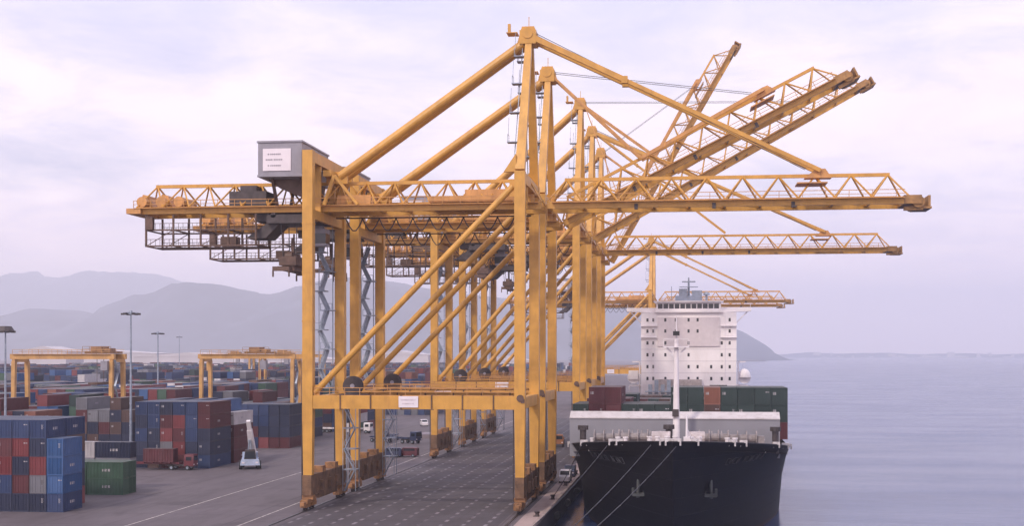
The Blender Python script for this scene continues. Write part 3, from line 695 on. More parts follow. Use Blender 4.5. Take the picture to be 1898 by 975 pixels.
b.tube((0, hs + 3, 38), (0, hs + 3, 43.2), .35, .2, n=8); b.box((0, hs + 2.6, 42), (3.6, .4, .35)); b.box((0, hs + 3, 40.6), (5, 1.6, .15)); b.tube((-4.6, hs + 3, 36.7), (-4.6, hs + 3, 40.8), .08, n=6)
b.dome((4.8, hs + 3, 38.4), .9, 1); b.tube((4.8, hs + 3, 36.7), (4.8, hs + 3, 38.5), .3, n=8); b.bar((-4.4, hs + 3, 39.2), (-2.6, hs + 3, 39.2), .1)
b.build('radar_mast', GALV, H_)
b = MB().bx(-8, 3.5, hs - 4, hs, 7.2, 15.6); b.bx(-8.6, -8.0, hs - 4, hs - 3.8, 7.2, 15.6)
for k in range(14): b.bx(-7.7 + k * .82, -7.6 + k * .82, hs - 4.08, hs - 4, 8, 15.4)
b.build('deck_house', WIN, H_)
MB().bx(5.6, 10.2, hs - .06, hs + .05, 13.6, 14.1).build('porch', BLACK, H_)
b = MB().bx(-6, 6, hs + 15, hs + 22, 24, 33).build('funnel', mat('funnel_paint', (.06, .10, .16), .5), SH)
# lifeboats either side
for s in (-1, 1):
    b = MB(); b.tube((s * 14.9, hs + 3, 16.1), (s * 14.9, hs + 11, 16.1), 1.7, 1.5, n=14); (b.dome((s * 14.9, hs + 3.4, 16.1), 1.75, 1.35) if s > 0 else b.bx(-16.2, -13.6, hs + 2.4, hs + 5, 15.5, 17.9)); b.build('lifeboat', WHITE, SH)
    b = MB(); b.bar((s * 13.2, hs + 2.5, 11), (s * 13.2, hs + 2.5, 20.5), .35); b.bar((s * 13.2, hs + 2.5, 20.3), (s * 15.2, hs + 2.5, 20.3), .35); b.bx(min(s * 12.8, s * 16), max(s * 12.8, s * 16), hs + 2, hs + 12, 13.6, 14.0)
    b.bar((s * 16.0, hs + 2.1, 13.6), (s * 16.0, hs + 2.1, 9), .3); b.build('davit', WHITE, SH)
# crane/pipe clutter seen in the gap between stacks
b = MB(); 
for k in range(5): b.bx(-10.2 + k * 1.6, -9.2 + k * 1.6, 190, 191, 9, 14.5 + (k % 2) * 1.2)
b.bx(-11, -3, 189.5, 191.5, 12.5, 12.8); b.build('deck_stores', GALV, SH)

# ------------------------------------------------------------------ CONTAINERS
COL = {'blue': (.012, .032, .105), 'navy': (.010, .017, .052), 'light_blue': (.018, .075, .215), 'maroon': (.085, .014, .021), 'red': (.16, .024, .03),
       'green': (.035, .085, .055), 'dark_green': (.014, .034, .033), 'grey': (.15, .15, .175), 'white': (.5, .47, .49), 'orange': (.20, .07, .045), 'brown': (.085, .045, .04)}
CM = {}
CTOP = None
for k, c_ in COL.items():
    CM[k] = mat('container_' + k, c_, .5, var=.16, scale=.5, dirtamt=.35, streak=1, dirt=tuple(.5 * q + .05 for q in c_))
for m_ in CM.values():
    n = m_.node_tree.nodes; l = m_.node_tree.links; pbn = n['Principled BSDF']; src = pbn.inputs['Base Color'].links[0].from_socket
    oi_ = n.new('ShaderNodeObjectInfo'); hs_ = n.new('ShaderNodeHueSaturation')
    a1 = n.new('ShaderNodeMapRange'); a1.inputs[3].default_value = .72; a1.inputs[4].default_value = 1.2; l.new(oi_.outputs['Random'], a1.inputs[0]); l.new(a1.outputs[0], hs_.inputs['Value'])
    a2 = n.new('ShaderNodeMapRange'); a2.inputs[3].default_value = 1.08; a2.inputs[4].default_value = .88; l.new(oi_.outputs['Random'], a2.inputs[0]); l.new(a2.outputs[0], hs_.inputs['Saturation'])
    l.new(src, hs_.inputs['Color']); l.new(hs_.outputs[0], pbn.inputs['Base Color'])
ROOF = {k: mat('dusty_skylit_roof_' + k, tuple(.5 * q + .075 for q in c_), .75, var=.15, scale=.5) for k, c_ in COL.items()}  # paler tops: dust, plus sky light on the roofs put into the colour
CMESH = {}
def cont_mesh(colr, Lc):
    key = (colr, Lc)
    if key in CMESH: return CMESH[key]
    W, H = 2.44, 2.59; b = MB()
    nC = int(Lc / .55); prof = []
    y = .15; st = (Lc - .3) / nC
    for i in range(nC):
        for f, d in ((0, 0), (.3, 0), (.45, .06), (.85, .06)): prof.append((y + (i + f) * st, d))
    prof.append((Lc - .15, 0))
    for s in (-1, 1):
        vs = []
        for (yy, d) in prof: vs += [(s * (W / 2 - .03 - d), yy, .15), (s * (W / 2 - .03 - d), yy, H - .12)]
        fs = [(2 * i, 2 * i + 2, 2 * i + 3, 2 * i + 1) if s > 0 else (2 * i, 2 * i + 1, 2 * i + 3, 2 * i + 2) for i in range(len(prof) - 1)]
        b.add(vs, fs)
        for yy in (0, Lc): b.bx(*( (W / 2 - .16, W / 2) if s > 0 else (-W / 2, -W / 2 + .16)), *((0, .16) if yy == 0 else (Lc - .16, Lc)), 0, H)
        x0, x1 = (W / 2 - .1, W / 2 - .004) if s > 0 else (-W / 2 + .004, -W / 2 + .1)
        b.bx(x0, x1, .16, Lc - .16, .002, .16); b.bx(x0, x1, .16, Lc - .16, H - .13, H - .012)
    b.bx(-W / 2 + .16, W / 2 - .16, .004, .14, .002, .16); b.bx(-W / 2 + .16, W / 2 - .16, .004, .14, H - .13, H - .012)
    b.bx(-W / 2 + .16, W / 2 - .16, Lc - .14, Lc - .03, .002, H - .012)
    b.bx(-W / 2 + .16, W / 2 - .16, .06, .10, .16, H - .13)
    nb = len(b.f)
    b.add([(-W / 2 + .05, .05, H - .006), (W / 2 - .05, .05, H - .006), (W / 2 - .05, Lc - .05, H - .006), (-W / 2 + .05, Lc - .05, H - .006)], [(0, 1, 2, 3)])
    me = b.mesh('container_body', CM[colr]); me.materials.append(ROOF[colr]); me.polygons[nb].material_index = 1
    d = MB(); d.bx(-W / 2 + .16, -.02, .05, .12, .16, H - .13); d.bx(.02, W / 2 - .16, .05, .12, .16, H - .13)
    for x in (-.8, -.35, .35, .8): d.bx(x - .03, x + .03, -.0, .05, .12, H - .1)
    for x in (-.8, .35): d.bx(x, x + .4, -.01, .045, 1.0, 1.06)
    dm = d.mesh('container_doors', CM[colr])
    MK = mat('faded_marking_paint', (.36, .34, .36), .7, var=.4, scale=3)
    km = []
    for vv in range(3):
        mk = MB()
        if vv == 0: mk.bx(.45, .98, .035, .049, 1.84, 1.98)
        if vv == 1: mk.bx(-.95, -.5, .035, .049, 1.5, 1.9)
        if vv == 2:
            for q in range(4): mk.bx(.5, .8 + .07 * (q % 2), .035, .049, 1.3 + q * .17, 1.38 + q * .17)
        km.append(mk.mesh('faded_markings', MK if colr not in ('white', 'grey') else STEEL))
    lgs = {}
    for s in (-1, 1):
        lg = lgs[s] = MB()
        for q in range(3):
            xx = s * (W / 2 - .012); lg.bx(min(xx, xx + s * .008), max(xx, xx + s * .008), Lc * .36 + q * .55, Lc * .36 + q * .55 + (.36 if q < 2 else .2), 1.1, 1.5)
    lm = {s: lgs[s].mesh('faded_lettering', MK if colr not in ('white', 'grey') else LGREY) for s in (-1, 1)}
    CMESH[key] = (me, dm, km, lm); return CMESH[key]
CN = {'blue': 'blue', 'navy': 'dark navy', 'light_blue': 'bright blue', 'maroon': 'maroon', 'red': 'red', 'green': 'green', 'dark_green': 'dark green', 'grey': 'grey', 'white': 'white', 'orange': 'orange', 'brown': 'brown'}
ORD = ['bottom', 'second', 'third', 'fourth', 'fifth', 'sixth']
NUM = ['first', 'second', 'third', 'fourth', 'fifth', 'sixth', 'seventh', 'eighth', 'ninth', 'tenth', 'eleventh', 'twelfth', 'thirteenth']
cands = []          # dict(col, L, pos, rz, label, group, near)
def cand(col, L, x, y, z, rz, label, group): cands.append(dict(col=col, L=L, x=x, y=y, z=z, rz=rz, label=label, group=group))
rc_ = random.Random(11)
MIX = ['blue'] * 6 + ['navy'] * 5 + ['maroon'] * 5 + ['red'] * 3 + ['grey'] + ['light_blue'] * 2 + ['white'] + ['green'] * 2 + ['brown', 'dark_green', 'orange']
def stack(xr, y0, cols, bays, tiers, where, Lc=6.06, palette=MIX, fixed=None, gapy=.35, group='containers stacked in the yard', colw=2.56):
    """xr = right-hand edge, columns run to the left, bays run away from the camera."""
    for i in range(cols):
        for j in range(bays):
            T_ = tiers(i, j) if callable(tiers) else tiers
            for k in range(T_):
                cc = rc_.choice(palette)
                if fixed and fixed(i, j, k): cc = fixed(i, j, k)
                x = xr - 1.22 - i * colw
                lab = '%s container, %s, %s column from right, %s%s' % (CN[cc], 'top one' if k == T_ - 1 else ORD[k] + (' up' if k else ''), NUM[i], '' if bays == 1 else ('front of ' if j == 0 else '%s bay of ' % NUM[j]), where)
                cand(cc, Lc, x, y0 + j * (Lc + gapy), k * 2.6, 0, lab, group)
# block A, lower left corner
def fa(i, j, k):
    if j == 0:
        if i == 0: return ('blue', 'light_blue', 'light_blue', 'light_blue')[min(k, 3)]
        return (['navy'] * 6, ['grey', 'maroon', 'blue', 'blue', 'navy', 'blue'], ['red', 'navy', 'red', 'maroon', 'blue', 'red'], ['navy', 'red', 'maroon', 'red', 'navy', 'maroon'], ['blue'] * 6)[k][i - 1]
    return 'blue' if k == 4 else None
stack(-86.9, 180.0, 7, 2, lambda i, j: (4 if j == 0 else 0) if i == 0 else 5, 'lower-left corner block', fixed=fa)
# block B, green boxes lying across
for r in range(2):
    for k in range(2):
        for c_ in range(2):
            cc = 'green' if not (c_ == 1 and r == 0 and k == 1) else 'green'
            cand(cc, 6.06, -88.2 - c_ * 6.2, 204.6 + r * 2.6, k * 2.6, R(90), 'green sideways container, %s, %s, %s row of the low green stack' % ('upper' if k else 'lower', 'left one' if c_ else 'right one', 'front' if r == 0 else 'rear'), 'green containers lying sideways')
for c_, cc in enumerate(('navy', 'white')):
    for k in range(3): cand(cc if k == 2 else 'grey', 6.06, -90.6 - c_ * 6.2 if c_ else -90.6, 213 + 0, k * 2.6, R(90), '%s sideways container, %s, behind the low green stack%s' % (CN[cc if k == 2 else 'grey'], ('at the bottom', 'in the middle', 'on top')[k], ', left' if c_ else ', right'), 'containers lying sideways')
# block C, middle
def fc(i, j, k):
    if j == 0: return [('blue', 'navy', 'navy', 'maroon', 'maroon'), ('navy', 'navy', 'blue', 'blue', 'blue'), ('maroon', 'red', 'maroon', 'red', 'blue'), ('maroon', 'grey', 'red', 'maroon', 'navy'), ('brown', 'navy', 'navy', 'blue', 'blue'), ('navy', 'navy', 'blue', 'navy', 'blue')][i][k]
stack(-92.0, 253.0, 6, 1, 5, 'block right of lamp mast', Lc=12.19, fixed=fc)
stack(-91.8, 266.5, 6, 1, lambda i, j: 4 + (i % 2), 'second block behind lamp mast', Lc=12.19, fixed=lambda i, j, k: 'maroon' if i == 0 and k < 3 else None)
stack(-93.2, 310.0, 6, 1, lambda i, j: 4 if i < 5 else 3, 'block under second yard gantry', Lc=12.19, fixed=lambda i, j, k: ('navy' if k else 'maroon') if i < 2 else ('blue' if k > 1 else None))
stack(-99.2, 324.0, 7, 3, lambda i, j: rc_.choice((3, 4, 4, 5)), 'blocks behind second gantry', Lc=12.19)
stack(-93.5, 378.0, 8, 2, lambda i, j: 6 if i > 0 else 5, 'long mid-yard wall', Lc=12.19, fixed=lambda i, j, k: ('maroon', 'red', 'grey', 'dark_green', 'navy', 'brown', 'maroon', 'navy')[i] if k > 3 else None)
# lanes further left
stack(-117.2, 275.0, 5, 1, lambda i, j: (4, 5, 4, 4, 5)[i], 'block behind lamp mast base', Lc=12.19, palette=['maroon', 'brown', 'navy', 'grey', 'navy', 'maroon', 'blue'])
for ln, (xr, ys) in enumerate(((-131, 266), (-155.2, 250), (-179.4, 262), (-203.6, 300))):
    y = ys; bi = 0
    while y < 480:
        base = rc_.choice((4, 4, 5, 5))
        if y + 40 < 1100:
            tt = [max(2, base + rc_.choice((-1, 0, 0, 0, 1))) for _ in range(8)]
            stack(xr - 3.5, y, 7, 1, (lambda i, j, tt=tt: min(5, tt[i])), '%s row of yard lane %s' % (NUM[bi % 13], ['two', 'three', 'four', 'five'][ln]), Lc=12.19)
            bi += 1
        y += 12.9 + (13 if rc_.random() < .22 else 0)
# far yard
NUMW = 'one two three four five six seven eight nine ten eleven twelve thirteen fourteen fifteen sixteen seventeen eighteen nineteen twenty'.split()
NUMW += ['twenty-' + q for q in NUMW[:9]] + ['thirty'] + ['thirty-' + q for q in NUMW[:9]] + ['forty'] + ['forty-' + q for q in NUMW[:9]] + ['fifty'] + ['fifty-' + q for q in NUMW[:9]]
yy = 400; ri = 0
while yy < 1150:
    for q in range(17):
        xr = -93 - q * 24.2
        if xr < -.62 * yy - 60 and False: continue
        if q < 4 and yy < 480: continue
        if rc_.random() < .15: continue
        base = rc_.choice((3, 4, 5, 5))
        stack(xr, yy, 7, 1, lambda i, j: max(2, min(6, base + rc_.choice((-1, 0, 1, 1)))), 'far yard row %s, lane %s' % (NUMW[ri % 60], NUMW[q]), Lc=12.19, palette=MIX + ['grey'] * 3 + ['navy'] * 7, group='far yard containers')
    ri += 1; yy += 14 + (16 if rc_.random() < .4 else 0)
# ship stacks (ship frame, small yaw ignored because boxes are parented by position below)
ship_rz = R(-.62)
def ship_cand(cc, xl, sl, z, label):
    c_, s_ = math.cos(ship_rz), math.sin(ship_rz)
    cand(cc, 12.19, -1.6 + xl * c_ - sl * s_, 160.5 + xl * s_ + sl * c_, z, ship_rz, label, 'containers on the ship deck')
for i in range(13):
    x = -15.2 + i * 2.5
    nt = 3
    if i in (3, 4, 5): nt = 2
    if i == 0: nt = 2
    for k in range(nt):
        cc = 'dark_green'
        if i in (1, 2): cc = 'maroon'
        if i == 8: cc = 'orange' if k == 2 else 'brown'
        if i == 3: cc = 'maroon' if k == 0 else 'dark_green'
        if i == 12 and k == 0: cc = 'maroon'
        ship_cand(cc, x + .2, 46, 9.45 + k * 2.6, '%s ship container, %s tier, %s from the quay, directly behind the breakwater' % (CN[cc], ('lowest', 'middle', 'top')[k], NUM[i]))
for row in range(1, 6):
    for i in range(13):
        x = -15.2 + i * 2.5
        nt = 2 if row < 3 and i not in (3, 4, 5) else 1
        for k in range(nt):
            cc = rc_.choice(['dark_green', 'navy', 'maroon', 'brown', 'dark_green', 'grey'])
            ship_cand(cc, x + .2, 46 + row * 26, 9.45 + k * 2.6, '%s ship container, %s tier, %s from the quay, %s stack row aft' % (CN[cc], ('lowest', 'middle', 'top')[k], NUM[i], NUM[row]))
# which ones show: coarse front-to-back coverage test
cs_, sn_ = math.cos(YAW), math.sin(YAW)
def proj(x, y, z):
    d = -x * sn_ + y * cs_; return 949 + FPX * (x * cs_ + y * sn_) / d, 658 - FPX * (z - CAM_H) / d, d
W2, H2 = 950, 488
cov = bytearray(W2 * H2)
for c_ in cands:
    co, si = math.cos(c_['rz']), math.sin(c_['rz'])
    cs8 = [(c_['x'] + a * co - bb * si, c_['y'] + a * si + bb * co) for a in (-1.22, 1.22) for bb in (0, c_['L'])]
    pr = [proj(px, py, zz_) for px, py in cs8 for zz_ in (c_['z'], c_['z'] + 2.59)]
    c_['rect'] = (min(p[0] for p in pr) / 2, max(p[0] for p in pr) / 2, min(p[1] for p in pr) / 2, max(p[1] for p in pr) / 2); c_['d'] = min(p[2] for p in pr)
cands.sort(key=lambda c_: c_['d'] - c_['z'] * .01)
for c_ in cands:
    u0, u1, v0, v1 = c_['rect']; u0 = max(0, int(u0)); u1 = min(W2 - 1, int(u1)); v0 = max(0, int(v0)); v1 = min(H2 - 1, int(v1)); n_ = 0
    for v in range(v0, v1 + 1):
        for u in range(u0, u1 + 1):
            if not cov[v * W2 + u]: n_ += 1
    c_['vis'] = n_
    for v in range(v0, v1 + 1):
        if u1 >= u0: cov[v * W2 + u0:v * W2 + u1 + 1] = b'\x01' * (u1 - u0 + 1)
vis = sorted([c_ for c_ in cands if c_['vis'] >= 3], key=lambda c_: -c_['vis'])
indiv = set(id(c_) for c_ in vis[:300])
seen_lab = {}
rest = {}
for c_ in cands:
    if id(c_) in indiv:
        me, dm, km, lm = cont_mesh(c_['col'], c_['L'])
        o = bpy.data.objects.new('shipping_container', me); C.objects.link(o)
        o.location = (c_['x'], c_['y'], c_['z'] + .002); o.rotation_euler.z = c_['rz']
        lab = c_['label']
        tag(o, lab, 'container', c_['group'])
        if c_['d'] < 300:
            kids = [('doors', dm)] + ([('faded_lettering', lm[-1 if c_['rz'] > 1 else 1])] if rc_.random() < .75 else []) + ([('markings', km[rc_.randrange(3)])] if rc_.random() < .7 else [])
            for nm, m_ in kids:
                if c_['rz'] > 1 and nm != 'doors' and nm != 'faded_lettering': continue
                k_ = bpy.data.objects.new(nm, m_); C.objects.link(k_); k_.parent = o
    else:
        rest.setdefault(c_['col'], []).append(c_)
# the rest of the yard, past the nearest 300: one object
b = MB(); mi = []; mats_ = []
for colr, lst in rest.items():
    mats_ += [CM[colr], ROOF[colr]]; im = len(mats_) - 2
    for c_ in lst:
        co, si = math.cos(c_['rz']), math.sin(c_['rz']); cx = c_['x'] - si * c_['L'] / 2; cy = c_['y'] + co * c_['L'] / 2
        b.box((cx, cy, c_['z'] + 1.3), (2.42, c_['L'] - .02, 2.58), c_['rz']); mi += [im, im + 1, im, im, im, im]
me = b.mesh('distant_containers', mats_[0]); me.materials.clear()
for m_ in mats_: me.materials.append(m_)
for p, i_ in zip(me.polygons, mi): p.material_index = i_
o = bpy.data.objects.new('distant_containers', me); C.objects.link(o)
tag(o, 'mass of mixed blue, grey and red containers filling the far yard', 'containers', kind='stuff')
print('containers', len(cands), 'individual', len(indiv), 'visible', len(vis))

# ------------------------------------------------------------------ YARD GANTRIES
RT = mat('yard_gantry_paint', (.52, .29, .10), .5, var=.2, scale=.5, dirtamt=.5, streak=1, dirt=(.24, .12, .07))
def rtg(x, y, label, tx):
    t = thing('yard_gantry_crane', (x, y, 0), label, 'gantry crane', 'rubber-tyred yard gantries')
    hw = 11.8
    for s in (-1, 1):
        for q in (-1, 1):
            MB().bar((s * hw, q * 3.6, 1.9), (s * hw, q * 3.1, 20.7), .75, .9, .9, 1.0).build('leg', RT, t)
            MB().tube((s * hw - .3, q * 3.4, .8), (s * hw + .3, q * 3.4, .8), .8, n=16).build('wheel', BLACK, t)
        MB().bx(s * hw - .45, s * hw + .45, -5, 5, 1.3, 2.1).build('sill_beam', RT, t)
        MB().bx(s * hw - .4, s * hw + .4, -3.4, 3.4, 20.5, 21.2).build('tie_beam', RT, t)
    for q in (-1, 1):
        b = MB().bx(-hw - .8, hw + .8, q * 3.1 - .45, q * 3.1 + .45, 21.2, 22.4); handrail(b, -hw, hw, q * 3.9, 22.3, 2.4); b.build('girder', RT, t)
    b = MB().bx(tx - 3, tx + 3, -3.6, 3.6, 22.5, 23.0).bx(tx - 2.2, tx + .4, -2.2, 2.2, 23.0, 24.1).bx(tx + .8, tx + 2.2, -1.6, 1.6, 23.0, 23.7); handrail(b, tx - 3.4, tx + 3.4, -3.8, 23.0, 1.7)
    tr = b.build('trolley', mat('brown_trolley_paint', (.28, .15, .07), .6, var=.3, scale=1, dirtamt=.6), t)
    MB().bx(tx + 1.2, tx + 2.8, -4.4, -2.8, 18.6, 20.8).build('operator_cab', GREYH, tr)
    b = MB().bx(tx - 1.1, tx + 1.1, -5.9, 5.9, 15.4, 15.9)
    for a in (-.8, .8):
        for q in (-1.8, 1.8): b.tube((tx + a, q, 15.9), (tx + a, q, 22.4), .06, n=5)
    b.build('spreader', BROWN, tr)
    MB().bx(-hw - 1.2, -hw + 1.0, -2.6, 2.6, 2.2, 4.2).build('power_unit', GREYH, t)
    b = MB()
    for k in range(6): b.bar((hw + .9, -3.4 + (k % 2) * 1.6, 3 + k * 3), (hw + .9, -1.8 - (k % 2) * 1.6, 6 + k * 3), .5, .12)
    b.build('stair', GALV, t)
rtg(-142, 297, 'yellow yard gantry over the stacks at the left edge, left of the tall lamp mast', 8.5)
rtg(-109.1, 329.5, 'yellow yard gantry immediately left of the nearest quay crane leg', 2.5)
rtg(-150.7, 505, 'small distant yard gantry between the two nearer yard gantries', -3)
rtg(-223.3, 640, 'tiny far yard gantry beneath the hills, between the gantry legs on the left', 4)

# ------------------------------------------------------------------ LAMP MASTS
def mast(x, y, h, label, ring=False):
    t = thing('lamp_mast', (x, y, 0), label, 'lamp mast', 'tall floodlight masts')
    MB().tube((0, 0, 0), (0, 0, h), .32, .15, n=12).build('pole', GALV, t)
    b = MB(); b.tube((0, 0, h - .3), (0, 0, h + .5), .5, .3, n=10)
    n_ = 8 if ring else 6
    for k in range(n_):
        a = 2 * math.pi * k / n_ + .2; p = Vector((1.6 * math.cos(a), 1.6 * math.sin(a), h))
        b.bar((0, 0, h + .1), p, .14)
    b.build('head_frame', GALV, t)
    for k in range(n_):
        a = 2 * math.pi * k / n_ + .2; b = MB(); b.box((1.7 * math.cos(a), 1.7 * math.sin(a), h - .25), (.6, .6, .4), a); b.build('floodlight', STEEL, t)
    if ring: MB().tube((0, 0, h - .2), (0, 0, h + .9), 1.9, 1.2, n=16).build('head_cover', STEEL, t)
mast(-115.4, 270, 31.0, 'tall grey floodlight mast standing in front of the yard gantry')
mast(-163, 402, 29.0, 'slimmer floodlight mast further off, right of the tallest one')
mast(-139.0, 262, 27.2, 'floodlight mast with dark round head at the left edge', ring=True)
mast(-330, 850, 34, 'faint far floodlight mast under the hills')

# ------------------------------------------------------------------ VEHICLES
def wheels(t, pts, r=.5, w_=.3):
    for x, y in pts:
        o = MB().tube((x - w_ / 2, y, r), (x + w_ / 2, y, r), r, n=16).build('wheel', BLACK, t)
        MB().tube((x - w_ / 2 - .02, y, r), (x + w_ / 2 + .02, y, r), r * .5, n=10).build('rim', GALV, o)
def reach_stacker(x, y):
    t = thing('reach_stacker', (x, y, 0), 'white reach stacker facing the camera with its pale boom raised, alone on the open yard', 'reach stacker', rz=R(18))
    b = MB().bx(-1.6, 1.6, .6, 6.2, .8, 1.9); b.prism([(-1.9, .8), (1.9, .8), (1.7, 1.9), (-1.7, 1.9)], -.3, .7); b.bx(-1.5, 1.5, 4.6, 6.4, 1.9, 3.0); b.build('body', mat('pale_blue_white_paint', (.42, .5, .66), .45, var=.15, scale=.8, dirtamt=.4), t)
    wheels(t, [(-1.75, .8), (1.75, .8), (-1.45, 5), (1.45, 5)], .85, .7)
    c_ = MB().prism([(-1.15, 1.9), (1.15, 1.9), (.95, 3.7), (-.95, 3.7)], 1.2, 3.2).build('cab', STEEL, t); MB().prism([(-1.0, 2.1), (1.0, 2.1), (.85, 3.4), (-.85, 3.4)], 1.14, 3.26).build('window', GLASS, c_)
    b = MB().bar((.5, 4.6, 2.9), (-.1, 1.9, 7.6), 1.25, 1.0, .95, .8); b.bar((-.1, 1.9, 7.6), (-.35, .9, 9.4), .75, .6); b.build('boom', WHITE, t)
    b = MB().tube((-.4, 2.6, 1.9), (-.2, 2.5, 5.6), .16, n=8).tube((.4, 2.6, 1.9), (.0, 2.5, 5.6), .16, n=8); b.build('lift_ram', GALV, t)
    for a in (-1.3, 1.3): MB().box((a, -.33, 1.35), (.5, .06, .3)).build('headlight', PANEL, t)
reach_stacker(-83.6, 252)
def yard_truck(x, y, rz, label, cabm, trailer=True, load=None, Lc=12.19):
    t = thing('terminal_truck', (x, y, 0), label, 'truck', 'yard trucks', rz)
    MB().bx(-.5, .5, .2, 5.4, .75, 1.05).build('chassis', STEEL, t)
    c_ = MB().prism([(-1.2, .8), (1.2, .8), (1.2, 2.2), (1.05, 3.05), (-1.05, 3.05), (-1.2, 2.2)], 0, 1.9).build('cab', cabm, t)
    MB().bx(-1.0, 1.0, -.03, 0.0, 1.9, 2.75).build('windscreen', GLASS, c_)
    for a in (-1, 1):
        MB().bx(min(a * 1.06, a * 1.235), max(a * 1.06, a * 1.235), .4, 1.5, 1.9, 2.6).build('window', GLASS, c_); MB().box((a * .9, -.03, 1.15), (.35, .06, .22)).build('headlight', PANEL, c_)
    wheels(t, [(-1.1, 1.2), (1.1, 1.2), (-1.1, 4.4), (1.1, 4.4)], .5, .35)
    if trailer:
        b = MB(); b.bx(-.6, -.35, 2.8, 15.5, 1.1, 1.5).bx(.35, .6, 2.8, 15.5, 1.1, 1.5)
        for k in range(8): b.bx(-1.2, 1.2, 2.9 + k * 1.75, 3.1 + k * 1.75, 1.3, 1.5)
        b.build('trailer', cabm if not load else STEEL, t)
        wheels(t, [(-1.05, 13.2), (1.05, 13.2), (-1.05, 14.5), (1.05, 14.5)], .5, .35)
    return t
REDP = mat('red_truck_paint', (.12, .02, .03), .4, var=.15)
ORP = mat('orange_truck_paint', (.30, .12, .05), .5, var=.2, dirtamt=.4)
NVP = mat('navy_truck_paint', (.03, .04, .09), .4, var=.15)
def carried(x, y, z, rz, cc, label):
    me, dm, km, lm = cont_mesh(cc, 6.06); o = bpy.data.objects.new('shipping_container', me); C.objects.link(o); o.location = (x, y, z); o.rotation_euler.z = rz
    tag(o, label, 'container', 'containers on trailers'); k_ = bpy.data.objects.new('doors', dm); C.objects.link(k_); k_.parent = o
yard_truck(-93.6, 249.5, R(90), 'red terminal truck with dark cab glass parked before the mid-yard stack', REDP)
carried(-97.6, 249.5, 1.51, R(90), 'maroon', 'maroon container riding on the red truck trailer before the mid-yard stack')
yard_truck(-66, 330, R(62), 'dark terminal truck with empty trailer crossing the yard beneath the portal beam', NVP)
yard_truck(-30.4, 322, R(4), 'brown orange terminal truck driving under the farther crane portals', ORP)
yard_truck(-75.2, 331, R(2), 'navy terminal truck seen between the nearest crane legs', NVP)
yard_truck(-88, 372, R(80), 'white terminal truck far back beside the dark wall of boxes', WHITE)
def car(x, y, rz, m_, label, cat='van'):
    t = thing('parked_van', (x, y, 0), label, cat, 'vans and cars on the quay', rz)
    b = MB(); pts = [(0, .35), (4.8, .35), (4.8, 1.9), (4.5, 2.05), (1.7, 2.05), (1.0, 1.3), (.1, 1.1)]
    vs = [(-.92, y_, z_) for y_, z_ in pts] + [(.92, y_, z_) for y_, z_ in pts]; n_ = len(pts)
    b.add(vs, [tuple(range(n_)), tuple(range(2 * n_ - 1, n_ - 1, -1))] + [(k, n_ + k, n_ + (k + 1) % n_, (k + 1) % n_) for k in range(n_)])
    bo = b.build('body', m_, t)
    MB().bar((0, 1.03, 1.38), (0, 1.66, 1.97), 1.6, .06).build('windscreen', GLASS, bo)
    for s in (-1, 1):
        MB().bx(min(s * .9, s * .93), max(s * .9, s * .93), 1.8, 4.3, 1.35, 1.85).build('window', GLASS, bo); MB().box((s * .7, .0, .85), (.3, .1, .2)).build('headlight', PANEL, bo)
    wheels(t, [(-.86, .9), (.86, .9), (-.86, 3.9), (.86, 3.9)], .36, .22)
car(-20.9, 232, 0, WHITE, 'white van parked on the quay edge beside the ship bow')
car(-21.0, 243, 0, NVP, 'dark blue van on the quay edge behind the white one')
car(-66, 286, R(-80), NVP, 'dark car parked on open concrete beyond the second crane')
car(-62.5, 288, R(-95), mat('maroon_car_paint', (.1, .02, .03), .4), 'maroon car parked beside the dark one on open concrete')
car(-80, 410, R(20), WHITE, 'white van far off by the yard stacks')
# hatch covers laid on the yard
tag(MB().bx(-72, -60, 352, 364, 0.004, .9).bx(-71, -61, 353, 363, .9, 1.05).build('hatch_cover', mat('grey_hatch_cover', (.2, .17, .19), .6, var=.2, scale=.3)), 'grey steel hatch cover lying on the yard beyond the crane legs', 'hatch cover')

# bollards + mooring lines
for k in range(16):
    y = 118 + k * 22
    b = MB().tube((0, 0, 0), (0, 0, .35), .32, .25, n=12).tube((0, 0, .35), (0, 0, .62), .25, .42, n=12).tube((0, 0, .62), (0, 0, .72), .42, .3, n=12).bx(-.5, .5, -.5, .5, 0, .06)
    o = b.build('mooring_bollard', mat('bollard_iron', (.05, .035, .035), .6, var=.3)); o.location = (QX - 1.1, y, .006)
    tag(o, 'squat dark iron bollard, %s along the quay edge' % (NUM + ['fourteenth', 'fifteenth', 'sixteenth'])[k] if k < 16 else '', 'bollard', 'bollards along the quay edge')
def rope(p, q, sag, label):
    p, q = Vector(p), Vector(q); b = MB(); pts = []
    for k in range(25):
        f = k / 24; a = p.lerp(q, f); a.z -= sag * 4 * f * (1 - f); pts.append(a)
    for a, c_ in zip(pts, pts[1:]): b.tube(a, c_, .055, n=6)
    tag(b.build('mooring_line', ROPE, smooth=True), label, 'rope', 'mooring lines')
rope((-4.2, 161.8, 11.4), (QX - 1.1, 96, .4), 1.6, 'grey mooring line from the bow, the left of two crossing the dark hull')
rope((-1.2, 160.9, 11.3), (QX - 1.1, 88, .4), 1.8, 'grey mooring line from the bow, the right and lower of two crossing the dark hull')
rope((-10.0, 172, 10.6), (QX - 1.1, 140, .4), .8, 'short mooring line from the bow shoulder down to the quay')
rope((-14.2, 184, 10.0), (QX - 1.1, 206, .4), .6, 'short mooring line running back from the bow to the quay')
# rubber fenders on the quay wall
for k in range(20):
    o = MB().tube((0, -1, -1.4), (0, 1, -1.4), .5, n=12).build('quay_fender', BLACK); o.location = (QX + .45, 107 + k * 18, 0)
    tag(o, 'black rubber fender on the quay wall beside the ship', 'fender', 'quay wall fenders')

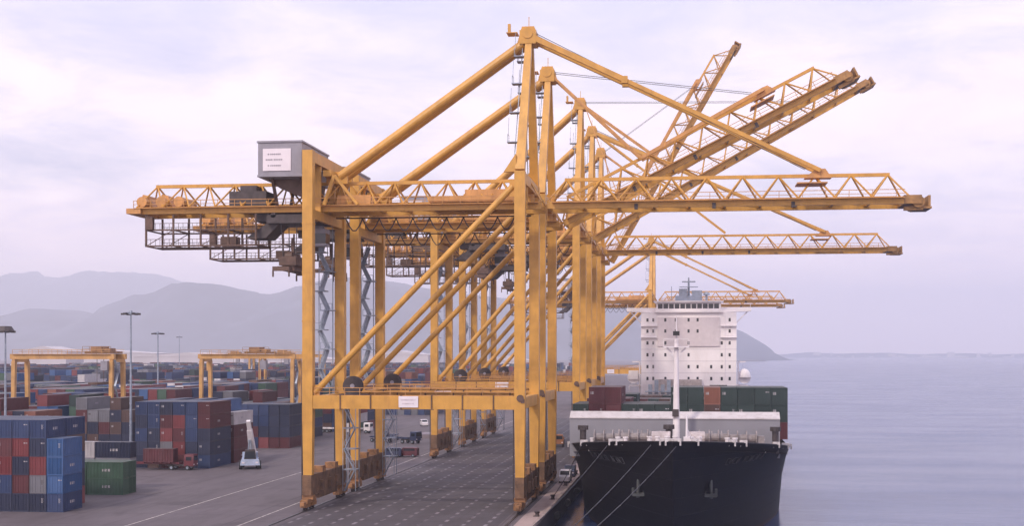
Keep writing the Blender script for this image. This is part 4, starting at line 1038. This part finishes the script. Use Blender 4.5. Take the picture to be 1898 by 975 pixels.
# far port sheds
SHED = mat('pale_shed_cladding', (.48, .45, .48), .6, var=.1, scale=.05)
for k, (x, y, wx, wy, h) in enumerate(((-560, 1500, 130, 60, 20), (-420, 1450, 90, 50, 17), (-300, 1400, 70, 50, 22), (-760, 1700, 160, 60, 24), (-180, 1350, 60, 40, 16), (-640, 1300, 50, 40, 26))):
    b = MB(); b.bx(-wx / 2, wx / 2, -wy / 2, wy / 2, 0, h); b.prism([(-wx / 2 - .5, h), (wx / 2 + .5, h), (0, h + 5)], -wy / 2 - .5, wy / 2 + .5)
    t = thing('warehouse', (x, y, 0), ('long pale warehouse far behind the left yard', 'pale mid-sized warehouse far behind the lamp mast', 'tall pale warehouse far behind the second yard gantry', 'very long pale warehouse at the far left under the hills', 'small pale warehouse far behind the crane legs', 'tall white tank house far beyond the yard on the left')[k], 'warehouse', 'far port warehouses')
    b.build('wall', SHED, t)
    q = MB()
    for a in range(int(wx / 14)): q.bx(-wx / 2 + 4 + a * 14, -wx / 2 + 10 + a * 14, -wy / 2 - .1, -wy / 2, 0, 8)
    q.build('doors', GREYH, t)
# scattered waterfront buildings on the distant coast
CB = mat('pale_distant_buildings', (.6, .56, .56), .8, var=.2, scale=.01); b = MB(); rb = random.Random(3)
for k in range(70):
    x = 1100 + rb.random() * 3800; y = 11700 + rb.random() * 500; b.bx(x, x + 12 + rb.random() ** 3 * 70, y, y + 40, 0, 8 + rb.random() ** 3 * 40)
tag(b.build('distant_town', CB), 'line of pale buildings on the hazy far shore at right', 'town', kind='stuff')

# ------------------------------------------------------------------ HAZE
hz_ = bpy.data.materials.new('haze'); hz_.use_nodes = True; n = hz_.node_tree.nodes; n.clear()
vo = n.new('ShaderNodeVolumePrincipled'); vo.inputs['Color'].default_value = (.88, .90, .985, 1); vo.inputs['Density'].default_value = 1.5e-4
vo.inputs['Anisotropy'].default_value = .2
mo = n.new('ShaderNodeOutputMaterial'); hz_.node_tree.links.new(vo.outputs[0], mo.inputs['Volume'])
tag(MB().bx(-16500, 16500, -1500, 19500, -14, 950).build('haze', hz_), kind='stuff')
